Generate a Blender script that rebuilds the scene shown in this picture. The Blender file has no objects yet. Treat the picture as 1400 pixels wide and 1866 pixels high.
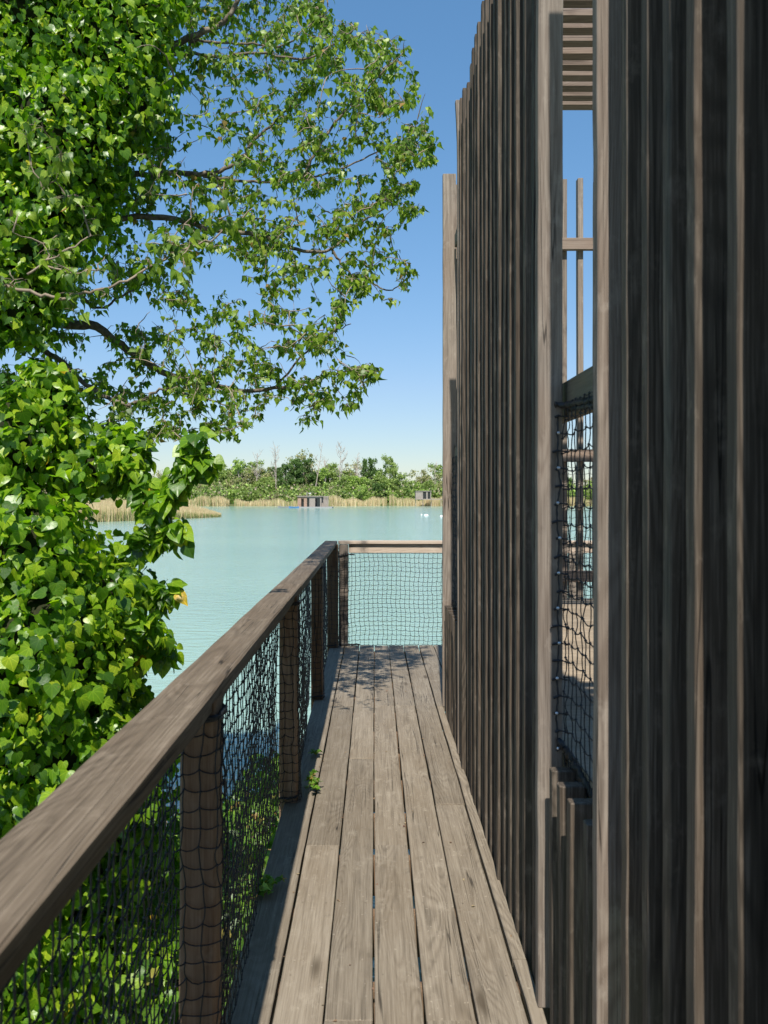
import bpy, math, random
import numpy as np
from mathutils import Vector

random.seed(7)
RNG = np.random.default_rng(7)
sc = bpy.context.scene
COL = sc.collection
R = math.radians

# ------------------------------------------------------------------ camera, world, sun, exposure
F, CX, HY, EYE = 1600.0, 682.0, 903.0, 1.53          # measured from the photograph (1400 x 1866)
cd = bpy.data.cameras.new('camera')
cam = bpy.data.objects.new('camera', cd)
COL.objects.link(cam)
cam.location = (0, 0, EYE)
cam.rotation_euler = (R(90), 0, 0)
cd.sensor_fit = 'VERTICAL'
cd.sensor_height = 32.0
cd.sensor_width = 24.0
cd.lens = 32.0 * F / 1866.0
cd.shift_x = 18.0 / 1866.0
cd.shift_y = -30.0 / 1866.0
cd.clip_start = 0.02
cd.clip_end = 9000
cd.dof.use_dof = True
cd.dof.focus_distance = 6.5
cd.dof.aperture_fstop = 7.0
sc.camera = cam

SUN_EL, SUN_TAN = R(53), 0.055
w = bpy.data.worlds.new('World')
sc.world = w
w.use_nodes = True
nt = w.node_tree
bg = nt.nodes['Background']
sky = nt.nodes.new('ShaderNodeTexSky')
sky.sky_type = 'NISHITA'
sky.sun_disc = False
sky.sun_elevation = SUN_EL
sky.sun_rotation = math.pi + math.atan(SUN_TAN)
sky.altitude = 0
sky.air_density = 1.0
sky.dust_density = 0.1
sky.ozone_density = 2.2
wb = nt.nodes.new('ShaderNodeMix'); wb.data_type = 'RGBA'; wb.blend_type = 'MULTIPLY'
wb.inputs[0].default_value = 1.0
# the film's response to sky blue: deep sky cyan-blue, bright sky near neutral
wr = nt.nodes.new('ShaderNodeValToRGB')
wr.color_ramp.elements[0].position = 0.10; wr.color_ramp.elements[0].color = (0.66, 0.99, 1.06, 1)
wr.color_ramp.elements[1].position = 0.75; wr.color_ramp.elements[1].color = (0.89, 0.945, 1.06, 1)
nt.links.new(sky.outputs['Color'], wb.inputs[6])
bw = nt.nodes.new('ShaderNodeRGBToBW')
nt.links.new(sky.outputs['Color'], bw.inputs[0])
pw = nt.nodes.new('ShaderNodeMath'); pw.operation = 'POWER'; pw.inputs[1].default_value = -0.30
nt.links.new(bw.outputs[0], pw.inputs[0])
dv = nt.nodes.new('ShaderNodeMath'); dv.operation = 'MULTIPLY'; dv.inputs[1].default_value = 0.13
nt.links.new(bw.outputs[0], dv.inputs[0])
nt.links.new(dv.outputs[0], wr.inputs[0])
nt.links.new(wr.outputs['Color'], wb.inputs[7])
vm = nt.nodes.new('ShaderNodeVectorMath'); vm.operation = 'SCALE'
nt.links.new(wb.outputs[2], vm.inputs[0])
nt.links.new(pw.outputs[0], vm.inputs['Scale'])
nt.links.new(vm.outputs[0], bg.inputs['Color'])
bg.inputs['Strength'].default_value = 0.145

sl = bpy.data.lights.new('sun', 'SUN')
sl.energy = 5.0
sl.angle = R(0.53)
sl.color = (1.0, 0.95, 0.87)
so = bpy.data.objects.new('sun', sl)
COL.objects.link(so)
az = math.atan(SUN_TAN)
sdir = Vector((math.sin(az) * math.cos(SUN_EL), math.cos(az) * math.cos(SUN_EL), -math.sin(SUN_EL)))
so.rotation_euler = sdir.to_track_quat('-Z', 'Y').to_euler()
so.location = (0, -4, 12)

sc.view_settings.view_transform = 'Standard'
sc.view_settings.look = 'None'
sc.view_settings.exposure = 0.42
sc.view_settings.gamma = 1.0
try:
    sc.cycles.max_bounces = 6
    sc.cycles.transparent_max_bounces = 4
except Exception:
    pass

WATER = -1.70


def at(px, py, d):
    """point in the world seen at photo pixel (px,py), d metres ahead"""
    return np.array([(px - CX) / F * d, d, EYE + (HY - py) / F * d])


# ------------------------------------------------------------------ materials
MATS = {}


def new_mat(name):
    m = bpy.data.materials.new(name)
    m.use_nodes = True
    MATS[name] = m
    t = m.node_tree
    return m, t, t.nodes['Principled BSDF']


def node(t, kind, **kw):
    n = t.nodes.new('ShaderNode' + kind)
    for k, v in kw.items():
        setattr(n, k, v)
    return n


def math_node(t, op, a, b=None, c=None):
    n = t.nodes.new('ShaderNodeMath')
    n.operation = op
    for i, v in enumerate((a, b, c)):
        if v is None:
            continue
        if isinstance(v, (int, float)):
            n.inputs[i].default_value = v
        else:
            t.links.new(v, n.inputs[i])
    return n.outputs[0]


def ramp(t, fac, stops):
    n = t.nodes.new('ShaderNodeValToRGB')
    el = n.color_ramp.elements
    while len(el) < len(stops):
        el.new(0.5)
    for e, (p, c) in zip(el, stops):
        e.position = p
        e.color = (c[0], c[1], c[2], 1)
    t.links.new(fac, n.inputs[0])
    return n.outputs['Color']


def mix(t, fac, a, b, blend='MIX'):
    n = t.nodes.new('ShaderNodeMix')
    n.data_type = 'RGBA'
    n.blend_type = blend
    for sock, v in ((n.inputs[0], fac), (n.inputs[6], a), (n.inputs[7], b)):
        if isinstance(v, (int, float)):
            sock.default_value = v
        elif isinstance(v, tuple):
            sock.default_value = (v[0], v[1], v[2], 1)
        else:
            t.links.new(v, sock)
    return n.outputs[2]


def wood(name, axis, dark, mid, light, spots=0.0, rough=0.75, rings=55.0, fibre=0.5, knots=True, warm=(0.25, 0.12, 0.05), warm_amt=0.25):
    """weathered timber, grain along the world axis 0/1/2"""
    m, t, b = new_mat(name)
    L = t.links
    geo = node(t, 'NewGeometry')
    oi = node(t, 'ObjectInfo')
    r1 = math_node(t, 'MULTIPLY', geo.outputs['Random Per Island'], 37.0)
    r2 = math_node(t, 'MULTIPLY', oi.outputs['Random'], 91.0)
    r = math_node(t, 'ADD', r1, r2)
    off = node(t, 'CombineXYZ')
    for i in range(3):
        L.new(math_node(t, 'MULTIPLY', r, (1.0, 1.37, 0.73)[i]), off.inputs[i])
    pos = node(t, 'VectorMath', operation='ADD')
    L.new(geo.outputs['Position'], pos.inputs[0])
    L.new(off.outputs[0], pos.inputs[1])

    def stretched(along, across):
        s = [across] * 3
        s[axis] = along
        v = node(t, 'VectorMath', operation='MULTIPLY')
        L.new(pos.outputs[0], v.inputs[0])
        v.inputs[1].default_value = s
        return v.outputs[0]

    def noise(vec, detail=2.0, rough_=0.5, scale=1.0, dist=0.0):
        n = node(t, 'TexNoise')
        n.inputs['Scale'].default_value = scale
        n.inputs['Detail'].default_value = detail
        n.inputs['Roughness'].default_value = rough_
        n.inputs['Distortion'].default_value = dist
        L.new(vec, n.inputs['Vector'])
        return n.outputs['Fac']
    big = noise(stretched(0.9, 7.0), 1.0, 0.4, 1.0, 0.35)
    ring = math_node(t, 'SINE', math_node(t, 'MULTIPLY', big, rings * 3.1))
    ring = math_node(t, 'MULTIPLY_ADD', ring, 0.5, 0.5)
    fib = noise(stretched(4.5, 230.0), 4.0, 0.7)
    fib2 = noise(stretched(1.4, 62.0), 4.0, 0.75)
    blotch = noise(stretched(1.6, 5.0), 4.0, 0.6)
    patch = noise(stretched(0.8, 6.0), 2.0, 0.5)
    ring = math_node(t, 'POWER', ring, 2.0)
    ring = math_node(t, 'MULTIPLY', ring, ramp(t, patch, [(0.42, (.15, .15, .15)), (0.62, (1, 1, 1))]))
    g = math_node(t, 'MULTIPLY', ring, -0.16)
    g = math_node(t, 'MULTIPLY_ADD', fib, 0.75, g)
    g = math_node(t, 'MULTIPLY_ADD', fib2, 0.75, g)
    g = math_node(t, 'ADD', g, -0.27)
    col = ramp(t, g, [(0.12, dark), (0.45, mid), (0.85, light)])
    # weathering: stains and tone of each board
    col = mix(t, math_node(t, 'MULTIPLY', ramp(t, blotch, [(0.45, (0, 0, 0)), (0.72, (1, 1, 1))]), warm_amt), col, warm)
    ck = noise(stretched(0.6, 38.0), 1.0, 0.4)
    ck = math_node(t, 'ABSOLUTE', math_node(t, 'SUBTRACT', ck, 0.5))
    ck = ramp(t, ck, [(0.003, (1, 1, 1)), (0.013, (0, 0, 0))])
    gate = ramp(t, noise(stretched(1.1, 9.0), 1.0, 0.5), [(0.55, (0, 0, 0)), (0.60, (1, 1, 1))])
    ck = math_node(t, 'MULTIPLY', ck, gate)
    col = mix(t, math_node(t, 'MULTIPLY', ck, 0.85), col, tuple(c * 0.25 for c in dark))
    dirt = noise(stretched(9.0, 16.0), 5.0, 0.7)
    col = mix(t, math_node(t, 'MULTIPLY', ramp(t, dirt, [(0.56, (0, 0, 0)), (0.72, (1, 1, 1))]), 0.45), col, light)
    col = mix(t, math_node(t, 'MULTIPLY', ramp(t, dirt, [(0.26, (1, 1, 1)), (0.40, (0, 0, 0))]), 0.5), col, dark)
    spot = noise(stretched(55.0, 60.0), 1.0, 0.5)
    col = mix(t, math_node(t, 'MULTIPLY', ramp(t, spot, [(0.735, (0, 0, 0)), (0.77, (1, 1, 1))]), spots), col, tuple(min(1, c * 1.35) for c in light))
    tone = math_node(t, 'MULTIPLY_ADD', geo.outputs['Random Per Island'], 0.30, 0.72)
    tone = math_node(t, 'MULTIPLY_ADD', oi.outputs['Random'], 0.30, tone)
    cc = node(t, 'CombineXYZ')
    for i in range(3):
        L.new(tone, cc.inputs[i])
    col = mix(t, 1.0, col, cc.outputs[0], 'MULTIPLY')
    if knots:
        vo = node(t, 'TexVoronoi')
        vo.inputs['Scale'].default_value = 1.0
        L.new(stretched(1.3, 5.5), vo.inputs['Vector'])
        sel = node(t, 'SeparateColor')
        L.new(vo.outputs['Color'], sel.inputs[0])
        keep = math_node(t, 'GREATER_THAN', sel.outputs[0], 0.55)
        k = ramp(t, vo.outputs['Distance'], [(0.05, (1, 1, 1)), (0.13, (0, 0, 0))])
        k = math_node(t, 'MULTIPLY', k, keep)
        col = mix(t, math_node(t, 'MULTIPLY', k, 0.75), col, tuple(c * 0.45 for c in warm))
    L.new(col, b.inputs['Base Color'])
    b.inputs['Roughness'].default_value = rough
    b.inputs['Specular IOR Level'].default_value = 0.25
    bump = node(t, 'Bump')
    bump.inputs['Strength'].default_value = 0.55
    bump.inputs['Distance'].default_value = 0.0022
    g = math_node(t, 'SUBTRACT', g, ck)
    L.new(g, bump.inputs['Height'])
    L.new(bump.outputs[0], b.inputs['Normal'])
    return m


def leaf_mat(name, stops, trans=0.35, rough=0.35, spec=0.5, veins=None):
    m, t, b = new_mat(name)
    L = t.links
    geo = node(t, 'NewGeometry')
    col = ramp(t, geo.outputs['Random Per Island'], stops)
    n = node(t, 'TexNoise')
    n.inputs['Scale'].default_value = 2.2
    L.new(geo.outputs['Position'], n.inputs['Vector'])
    v = math_node(t, 'MULTIPLY_ADD', n.outputs['Fac'], 0.5, 0.75)
    cc = node(t, 'CombineXYZ')
    for i in range(3):
        L.new(v, cc.inputs[i])
    col = mix(t, 1.0, col, cc.outputs[0], 'MULTIPLY')
    if veins:
        uv = node(t, 'UVMap')
        sp = node(t, 'SeparateXYZ')
        L.new(uv.outputs[0], sp.inputs[0])
        ax = math_node(t, 'ABSOLUTE', sp.outputs[0])
        m_ = None
        for a_ in veins:
            # distance from a vein that leaves the leaf base at angle a_
            dd = math_node(t, 'ABSOLUTE', math_node(t, 'SUBTRACT', math_node(t, 'MULTIPLY', ax, math.cos(a_)), math_node(t, 'MULTIPLY', sp.outputs[1], math.sin(a_))))
            m_ = dd if m_ is None else math_node(t, 'MINIMUM', m_, dd)
        vm_ = ramp(t, m_, [(0.010, (1, 1, 1)), (0.034, (0, 0, 0))])
        col = mix(t, math_node(t, 'MULTIPLY', vm_, 0.45), col, mix(t, 1.0, col, (2.2, 1.7, 2.4), 'MULTIPLY'))
        bl = node(t, 'TexNoise')
        bl.inputs['Scale'].default_value = 60.0
        L.new(geo.outputs['Position'], bl.inputs['Vector'])
        col = mix(t, ramp(t, bl.outputs['Fac'], [(0.70, (0, 0, 0)), (0.76, (.8, .8, .8))]), col, (0.16, 0.12, 0.03))
        bpn = node(t, 'Bump')
        bpn.inputs['Strength'].default_value = 0.5
        bpn.inputs['Distance'].default_value = 0.002
        L.new(bl.outputs['Fac'], bpn.inputs['Height'])
        L.new(bpn.outputs[0], b.inputs['Normal'])
    L.new(col, b.inputs['Base Color'])
    b.inputs['Roughness'].default_value = rough
    b.inputs['Specular IOR Level'].default_value = spec
    tr = node(t, 'BsdfTranslucent')
    tc = mix(t, 1.0, col, (1.5, 1.9, 0.5), 'MULTIPLY')
    L.new(tc, tr.inputs['Color'])
    ms = node(t, 'MixShader')
    ms.inputs[0].default_value = trans
    L.new(b.outputs[0], ms.inputs[1])
    L.new(tr.outputs[0], ms.inputs[2])
    L.new(ms.outputs[0], t.nodes['Material Output'].inputs['Surface'])
    return m


def noisy(name, stops, scale=4.0, rough=0.9, spec=0.2, detail=5.0, bump=0.0, stretch=(1, 1, 1)):
    m, t, b = new_mat(name)
    L = t.links
    geo = node(t, 'NewGeometry')
    v = node(t, 'VectorMath', operation='MULTIPLY')
    L.new(geo.outputs['Position'], v.inputs[0])
    v.inputs[1].default_value = stretch
    n = node(t, 'TexNoise')
    n.inputs['Scale'].default_value = scale
    n.inputs['Detail'].default_value = detail
    L.new(v.outputs[0], n.inputs['Vector'])
    L.new(ramp(t, n.outputs['Fac'], stops), b.inputs['Base Color'])
    b.inputs['Roughness'].default_value = rough
    b.inputs['Specular IOR Level'].default_value = spec
    if bump:
        bn = node(t, 'Bump')
        bn.inputs['Strength'].default_value = 0.8
        bn.inputs['Distance'].default_value = bump
        L.new(n.outputs['Fac'], bn.inputs['Height'])
        L.new(bn.outputs[0], b.inputs['Normal'])
    return m


DECK_W = wood('deck_timber', 1, (0.092, 0.075, 0.055), (0.200, 0.165, 0.122), (0.33, 0.285, 0.22), spots=0.35, warm=(0.13, 0.095, 0.058), warm_amt=0.4)
RAIL_Y = wood('rail_timber_along', 1, (0.060, 0.045, 0.031), (0.155, 0.119, 0.083), (0.30, 0.24, 0.175), warm=(0.12, 0.08, 0.048), warm_amt=0.5)
WOOD_X = wood('timber_crosswise', 0, (0.11, 0.08, 0.06), (0.23, 0.175, 0.135), (0.36, 0.29, 0.24), warm=(0.22, 0.13, 0.08), warm_amt=0.3)
SHADE_W = wood('shade_toned_slat_timber', 2, (0.022, 0.0175, 0.013), (0.068, 0.054, 0.040), (0.24, 0.195, 0.15), warm=(0.12, 0.078, 0.05), warm_amt=0.3, rings=45)  # slat timber with the shade of the gaps put into its base colour
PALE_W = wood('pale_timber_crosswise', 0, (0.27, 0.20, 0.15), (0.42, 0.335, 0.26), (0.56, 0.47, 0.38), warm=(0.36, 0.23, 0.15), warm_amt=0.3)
SLAT_W = wood('slat_timber', 2, (0.085, 0.067, 0.052), (0.195, 0.160, 0.128), (0.36, 0.31, 0.255), warm=(0.17, 0.105, 0.07), warm_amt=0.3, rings=45)
POST_W = wood('post_timber', 2, (0.075, 0.046, 0.027), (0.175, 0.115, 0.072), (0.30, 0.21, 0.14), warm=(0.19, 0.09, 0.04), warm_amt=0.5, rings=38)
FLOOR_W = wood('platform_timber', 0, (0.15, 0.115, 0.08), (0.30, 0.24, 0.17), (0.42, 0.35, 0.26), warm=(0.25, 0.18, 0.11), warm_amt=0.3)
BEAM_Y = wood('beam_timber_along', 1, (0.05, 0.045, 0.03), (0.12, 0.11, 0.08), (0.2, 0.18, 0.13), warm=(0.2, 0.11, 0.05), warm_amt=0.4)

CORD, t_, b_ = new_mat('black_cord')
b_.inputs['Base Color'].default_value = (0.012, 0.013, 0.015, 1)
b_.inputs['Roughness'].default_value = 0.6
STEEL, t_, b_ = new_mat('staple_steel')
b_.inputs['Base Color'].default_value = (0.6, 0.6, 0.6, 1)
b_.inputs['Metallic'].default_value = 0.7
b_.inputs['Roughness'].default_value = 0.35
WHITE, t_, b_ = new_mat('white_plastic')
b_.inputs['Base Color'].default_value = (0.8, 0.8, 0.78, 1)
BLUE, t_, b_ = new_mat('blue_hull')
b_.inputs['Base Color'].default_value = (0.10, 0.25, 0.5, 1)
DARKG, t_, b_ = new_mat('dark_glass')
b_.inputs['Base Color'].default_value = (0.02, 0.025, 0.025, 1)
b_.inputs['Roughness'].default_value = 0.1
METAL, t_, b_ = new_mat('grey_metal')
b_.inputs['Base Color'].default_value = (0.3, 0.3, 0.3, 1)
b_.inputs['Roughness'].default_value = 0.5

IVY = leaf_mat('ivy_leaves', [(0.0, (0.035, 0.095, 0.010)), (0.35, (0.11, 0.235, 0.010)), (0.8, (0.225, 0.36, 0.014)), (0.994, (0.33, 0.44, 0.025)), (0.998, (0.6, 0.36, 0.02))], 0.42, 0.36, 0.5, veins=(0.0, 0.62, 1.25))
IVYB = leaf_mat('ground_ivy_leaves', [(0.0, (0.05, 0.12, 0.015)), (0.5, (0.12, 0.24, 0.025)), (0.9, (0.20, 0.33, 0.04)), (0.97, (0.3, 0.2, 0.06))], 0.33, 0.4, 0.4, veins=(0.0, 0.62, 1.25))
POP = leaf_mat('poplar_leaves', [(0.0, (0.050, 0.115, 0.010)), (0.5, (0.13, 0.225, 0.016)), (0.982, (0.24, 0.34, 0.03)), (0.995, (0.28, 0.18, 0.05))], 0.36, 0.42, 0.4, veins=(0.0, 0.5))
BARK = noisy('grey_bark', [(0.3, (0.07, 0.055, 0.04)), (0.55, (0.17, 0.14, 0.105)), (0.72, (0.27, 0.23, 0.17))], 30, bump=0.006, stretch=(1, 1, 1))
TWIG = noisy('twig_bark', [(0.3, (0.18, 0.14, 0.10)), (0.7, (0.36, 0.29, 0.21))], 25)
TWIGR = noisy('young_twig_bark', [(0.3, (0.20, 0.12, 0.06)), (0.7, (0.33, 0.22, 0.11))], 25)
DEADB = noisy('dead_wood', [(0.3, (0.30, 0.25, 0.21)), (0.7, (0.50, 0.44, 0.38))], 2)
SOIL = noisy('bank_soil', [(0.3, (0.045, 0.04, 0.02)), (0.5, (0.09, 0.075, 0.04)), (0.7, (0.16, 0.12, 0.07))], 7, bump=0.03)
SHORE = noisy('shore_ground', [(0.3, (0.05, 0.08, 0.025)), (0.7, (0.12, 0.13, 0.05))], 0.2)
STRAW = leaf_mat('dead_grass', [(0.0, (0.16, 0.09, 0.07)), (0.6, (0.28, 0.19, 0.12)), (1.0, (0.4, 0.32, 0.2))], 0.2, 0.8, 0.1)
REED = leaf_mat('reed_blades', [(0.0, (0.38, 0.28, 0.16)), (0.5, (0.56, 0.44, 0.27)), (0.85, (0.66, 0.55, 0.36)), (0.97, (0.22, 0.27, 0.10))], 0.15, 0.8, 0.1)
REEDG = leaf_mat('green_reed_blades', [(0.0, (0.16, 0.20, 0.07)), (0.6, (0.26, 0.28, 0.11)), (1.0, (0.42, 0.34, 0.18))], 0.2, 0.8, 0.1)
def far_leaf(name, c, k=1.45):
    lo = tuple(v / k for v in c)
    hi = tuple(v * k for v in c)
    return leaf_mat(name, [(0.0, lo), (0.5, c), (1.0, hi)], 0.25, 0.6, 0.2)
FAR_MID = far_leaf('far_green', (0.24, 0.31, 0.095))
FAR_DARK = far_leaf('far_dark_green', (0.10, 0.165, 0.048))
FAR_OLIVE = far_leaf('far_olive', (0.32, 0.31, 0.16))
FAR_BRIGHT = far_leaf('far_bright_green', (0.29, 0.39, 0.10))
FAR_GREY = far_leaf('far_grey_brown', (0.34, 0.285, 0.20))
HUTW = noisy('brown_boarding', [(0.35, (0.26, 0.17, 0.12)), (0.65, (0.42, 0.29, 0.22))], 3, stretch=(0.2, 0.2, 6))
HUTG = noisy('grey_boarding', [(0.35, (0.22, 0.19, 0.16)), (0.65, (0.36, 0.32, 0.28))], 3, stretch=(6, 6, 0.3))

# water
WM, t, b = new_mat('lake_water')
geo = node(t, 'NewGeometry')
v = node(t, 'VectorMath', operation='MULTIPLY')
t.links.new(geo.outputs['Position'], v.inputs[0])
v.inputs[1].default_value = (0.9, 2.2, 1)
n1 = node(t, 'TexNoise'); n1.inputs['Scale'].default_value = 1.7; n1.inputs['Detail'].default_value = 4; n1.inputs['Roughness'].default_value = 0.6
t.links.new(v.outputs[0], n1.inputs['Vector'])
n2 = node(t, 'TexNoise'); n2.inputs['Scale'].default_value = 0.05; n2.inputs['Detail'].default_value = 3
t.links.new(v.outputs[0], n2.inputs['Vector'])
t.links.new(ramp(t, n2.outputs['Fac'], [(0.35, (0.27, 0.405, 0.325)), (0.65, (0.30, 0.44, 0.35))]), b.inputs['Base Color'])
b.inputs['Roughness'].default_value = 0.12
b.inputs['IOR'].default_value = 1.33
bn = node(t, 'Bump'); bn.inputs['Strength'].default_value = 0.55; bn.inputs['Distance'].default_value = 0.10
t.links.new(n1.outputs['Fac'], bn.inputs['Height'])
t.links.new(bn.outputs[0], b.inputs['Normal'])


# ------------------------------------------------------------------ object helpers
def tag(o, label=None, cat=None, group=None, kind=None):
    if label: o['label'] = label
    if cat: o['category'] = cat
    if group: o['group'] = group
    if kind: o['kind'] = kind
    return o


def empty(name, loc=(0, 0, 0)):
    o = bpy.data.objects.new(name, None)
    o.location = loc
    o.empty_display_size = 0.2
    COL.objects.link(o)
    return o


class MB:
    """collects world-space geometry for one mesh object"""
    def __init__(self):
        self.v, self.f = [], []
        self.n = 0

    def add(self, verts, faces):
        self.v.append(np.asarray(verts, float).reshape(-1, 3))
        k = self.n
        self.f.extend([tuple(i + k for i in f) for f in faces])
        self.n += len(self.v[-1])

    def box(self, x0, x1, y0, y1, z0, z1):
        self.add([(x0, y0, z0), (x1, y0, z0), (x1, y1, z0), (x0, y1, z0), (x0, y0, z1), (x1, y0, z1), (x1, y1, z1), (x0, y1, z1)],
                 [(0, 3, 2, 1), (4, 5, 6, 7), (0, 1, 5, 4), (1, 2, 6, 5), (2, 3, 7, 6), (3, 0, 4, 7)])

    def board(self, axis, lo, hi, ch=0.003, seg=None, wob=0.0012, bow=None, slant=0.0, taper=None):
        """bevelled board with slightly uneven edges; bow(t)->offset of the cross section"""
        lo = np.array(lo, float); hi = np.array(hi, float)
        a = axis
        u, v_ = [(1, 2), (2, 0), (0, 1)][a]
        L = hi[a] - lo[a]
        seg = seg or max(2, int(L / 0.22))
        cu, cv = (lo[u] + hi[u]) / 2, (lo[v_] + hi[v_]) / 2
        hu, hv = (hi[u] - lo[u]) / 2, (hi[v_] - lo[v_]) / 2
        ch = min(ch, hu * .4, hv * .4)
        prof = [(hu - ch, -hv), (hu, -hv + ch), (hu, hv - ch), (hu - ch, hv), (-hu + ch, hv), (-hu, hv - ch), (-hu, -hv + ch), (-hu + ch, -hv)]
        verts = []
        ks = [0, 0] + list(range(1, seg)) + [seg, seg]
        m = len(ks)
        for i, k in enumerate(ks):
            tt = k / seg
            p = lo[a] + L * tt
            s = 1.0
            if i == 0 or i == m - 1:
                s = 0.0
            elif k == 0:
                p += ch
            elif k == seg:
                p -= ch
            du, dv = (bow(tt) if bow else (0, 0))
            ju, jv = RNG.normal(0, wob, 2)
            for (pu, pv) in prof:
                q = np.zeros(3)
                if s == 0:
                    pu = pu - math.copysign(ch, pu) * .8
                    pv = pv - math.copysign(ch, pv) * .8
                q[a] = p
                q[u] = cu + pu + du + ju
                q[v_] = cv + pv + dv + jv
                if slant and tt > 0.999:
                    q[a] -= slant * (pu / max(hu, 1e-6) + 1) / 2
                verts.append(q)
        faces = []
        for i in range(m - 1):
            for j in range(8):
                j2 = (j + 1) % 8
                faces.append((i * 8 + j, i * 8 + j2, (i + 1) * 8 + j2, (i + 1) * 8 + j))
        faces.append(tuple(range(7, -1, -1)))
        faces.append(tuple((m - 1) * 8 + j for j in range(8)))
        self.add(verts, faces)

    def tube(self, pts, rads, n=6, cap=True):
        pts = np.asarray(pts, float)
        if np.isscalar(rads): rads = [rads] * len(pts)
        d = np.gradient(pts, axis=0)
        d /= np.linalg.norm(d, axis=1)[:, None] + 1e-9
        ref = np.array([0, 0, 1.0]) if abs(d[0][2]) < 0.9 else np.array([1.0, 0, 0])
        verts = []
        ang = np.arange(n) * 2 * math.pi / n
        for p, t_, r_ in zip(pts, d, rads):
            a = np.cross(t_, ref); a /= np.linalg.norm(a) + 1e-9
            b_ = np.cross(t_, a)
            ref = ref - t_ * ref.dot(t_) if False else ref
            verts.append(p + r_ * (np.cos(ang)[:, None] * a + np.sin(ang)[:, None] * b_))
        verts = np.concatenate(verts)
        faces = []
        for i in range(len(pts) - 1):
            for j in range(n):
                j2 = (j + 1) % n
                faces.append((i * n + j, i * n + j2, (i + 1) * n + j2, (i + 1) * n + j))
        if cap:
            faces.append(tuple(range(n - 1, -1, -1)))
            faces.append(tuple((len(pts) - 1) * n + j for j in range(n)))
        self.add(verts, faces)

    def build(self, name, mat, parent=None, smooth=False):
        V = np.concatenate(self.v)
        off = np.array([0.0, 0, 0])
        if parent is not None:
            q = parent
            while q is not None:
                off += np.array(q.location)
                q = q.parent
        V = V - off
        me = bpy.data.meshes.new(name)
        me.from_pydata(V.tolist(), [], self.f)
        me.materials.append(mat)
        if smooth:
            me.polygons.foreach_set('use_smooth', [True] * len(me.polygons))
        me.update()
        o = bpy.data.objects.new(name, me)
        COL.objects.link(o)
        if parent is not None:
            o.parent = parent
        return o


def tri_mesh(name, V, T, mat, parent=None, smooth=True):
    off = np.array([0.0, 0, 0])
    q = parent
    while q is not None:
        off += np.array(q.location)
        q = q.parent
    UVc = V[:, 3:5].astype(np.float32) if V.shape[1] == 5 else None
    V = np.ascontiguousarray((V[:, :3] - off).astype(np.float32))
    me = bpy.data.meshes.new(name)
    me.vertices.add(len(V))
    me.vertices.foreach_set('co', V.ravel())
    nt_ = len(T)
    me.loops.add(nt_ * 3)
    me.loops.foreach_set('vertex_index', T.astype(np.int32).ravel())
    me.polygons.add(nt_)
    me.polygons.foreach_set('loop_start', np.arange(nt_, dtype=np.int32) * 3)
    me.polygons.foreach_set('loop_total', np.full(nt_, 3, dtype=np.int32))
    me.polygons.foreach_set('use_smooth', np.full(nt_, smooth))
    if UVc is not None:
        uvl = me.uv_layers.new(name='UVMap')
        uvl.data.foreach_set('uv', np.ascontiguousarray(UVc[T.ravel()]).ravel())
    me.materials.append(mat)
    me.update(calc_edges=True)
    o = bpy.data.objects.new(name, me)
    COL.objects.link(o)
    if parent is not None:
        o.parent = parent
    return o


# leaf templates: x across, y towards the tip, z out of the face; unit length
def leaf_template(side, tip, mid=(0, .42, 0), cup=0.22, droop=0.12):
    pts = [(0, 0, 0), (0, mid[1], 0)]
    for s in (1, -1):
        for (x, y) in side:
            pts.append((s * x, y, cup * x - droop * y * y))
    pts.append((0, tip, -droop * tip * tip * 1.6))
    k = len(side)
    ti = 2 + 2 * k
    tris = []
    for si, base in ((1, 2), (-1, 2 + k)):
        ch = [0] + [base + i for i in range(k)] + [ti]
        for i in range(len(ch) - 1):
            tr = (ch[i], ch[i + 1], 1)
            tris.append(tr if si == 1 else (tr[1], tr[0], tr[2]))
    return np.array(pts), np.array(tris)


T_IVY_ROUND = leaf_template([(.14, -.10), (.32, -.11), (.46, .02), (.50, .18), (.44, .42), (.29, .64), (.12, .86)], 1.0)
T_IVY_LOBE = leaf_template([(.16, -.13), (.36, -.12), (.52, .0), (.60, .13), (.46, .25), (.43, .36), (.46, .50), (.30, .62), (.13, .82)], 1.0, cup=.28)
T_POP = leaf_template([(.30, .02), (.47, .24), (.26, .56), (.07, .88)], 1.18, mid=(0, .38, 0), cup=.2, droop=.14)


def leaves(tmpl, P, D, N, S):
    """P points, D tip directions, N face normals, S sizes -> verts, tris"""
    tv, tt = tmpl
    P = np.asarray(P, float); D = np.asarray(D, float); N = np.asarray(N, float)
    D = D / (np.linalg.norm(D, axis=1)[:, None] + 1e-9)
    X = np.cross(D, N); X /= np.linalg.norm(X, axis=1)[:, None] + 1e-9
    N = np.cross(X, D)
    S = np.asarray(S)[:, None, None]
    warp = RNG.uniform(.8, 1.2, (len(P), 1, 1))
    bend = RNG.normal(1, .8, (len(P), 1, 1))
    V = P[:, None, :] + S * (tv[None, :, 0:1] * warp * X[:, None, :] + tv[None, :, 1:2] * D[:, None, :] + tv[None, :, 2:3] * bend * N[:, None, :])
    n = len(P)
    T = tt[None] + (np.arange(n) * len(tv))[:, None, None]
    UVc = np.broadcast_to(tv[None, :, :2], (n, len(tv), 2))
    return np.concatenate([V, UVc], 2).reshape(-1, 5), T.reshape(-1, 3)


def join(parts):
    Vs, Ts, k = [], [], 0
    for V, T in parts:
        Vs.append(V); Ts.append(T + k); k += len(V)
    return np.concatenate(Vs), np.concatenate(Ts)


def rv(n, s=1.0):
    return RNG.normal(0, s, (n, 3))


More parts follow.
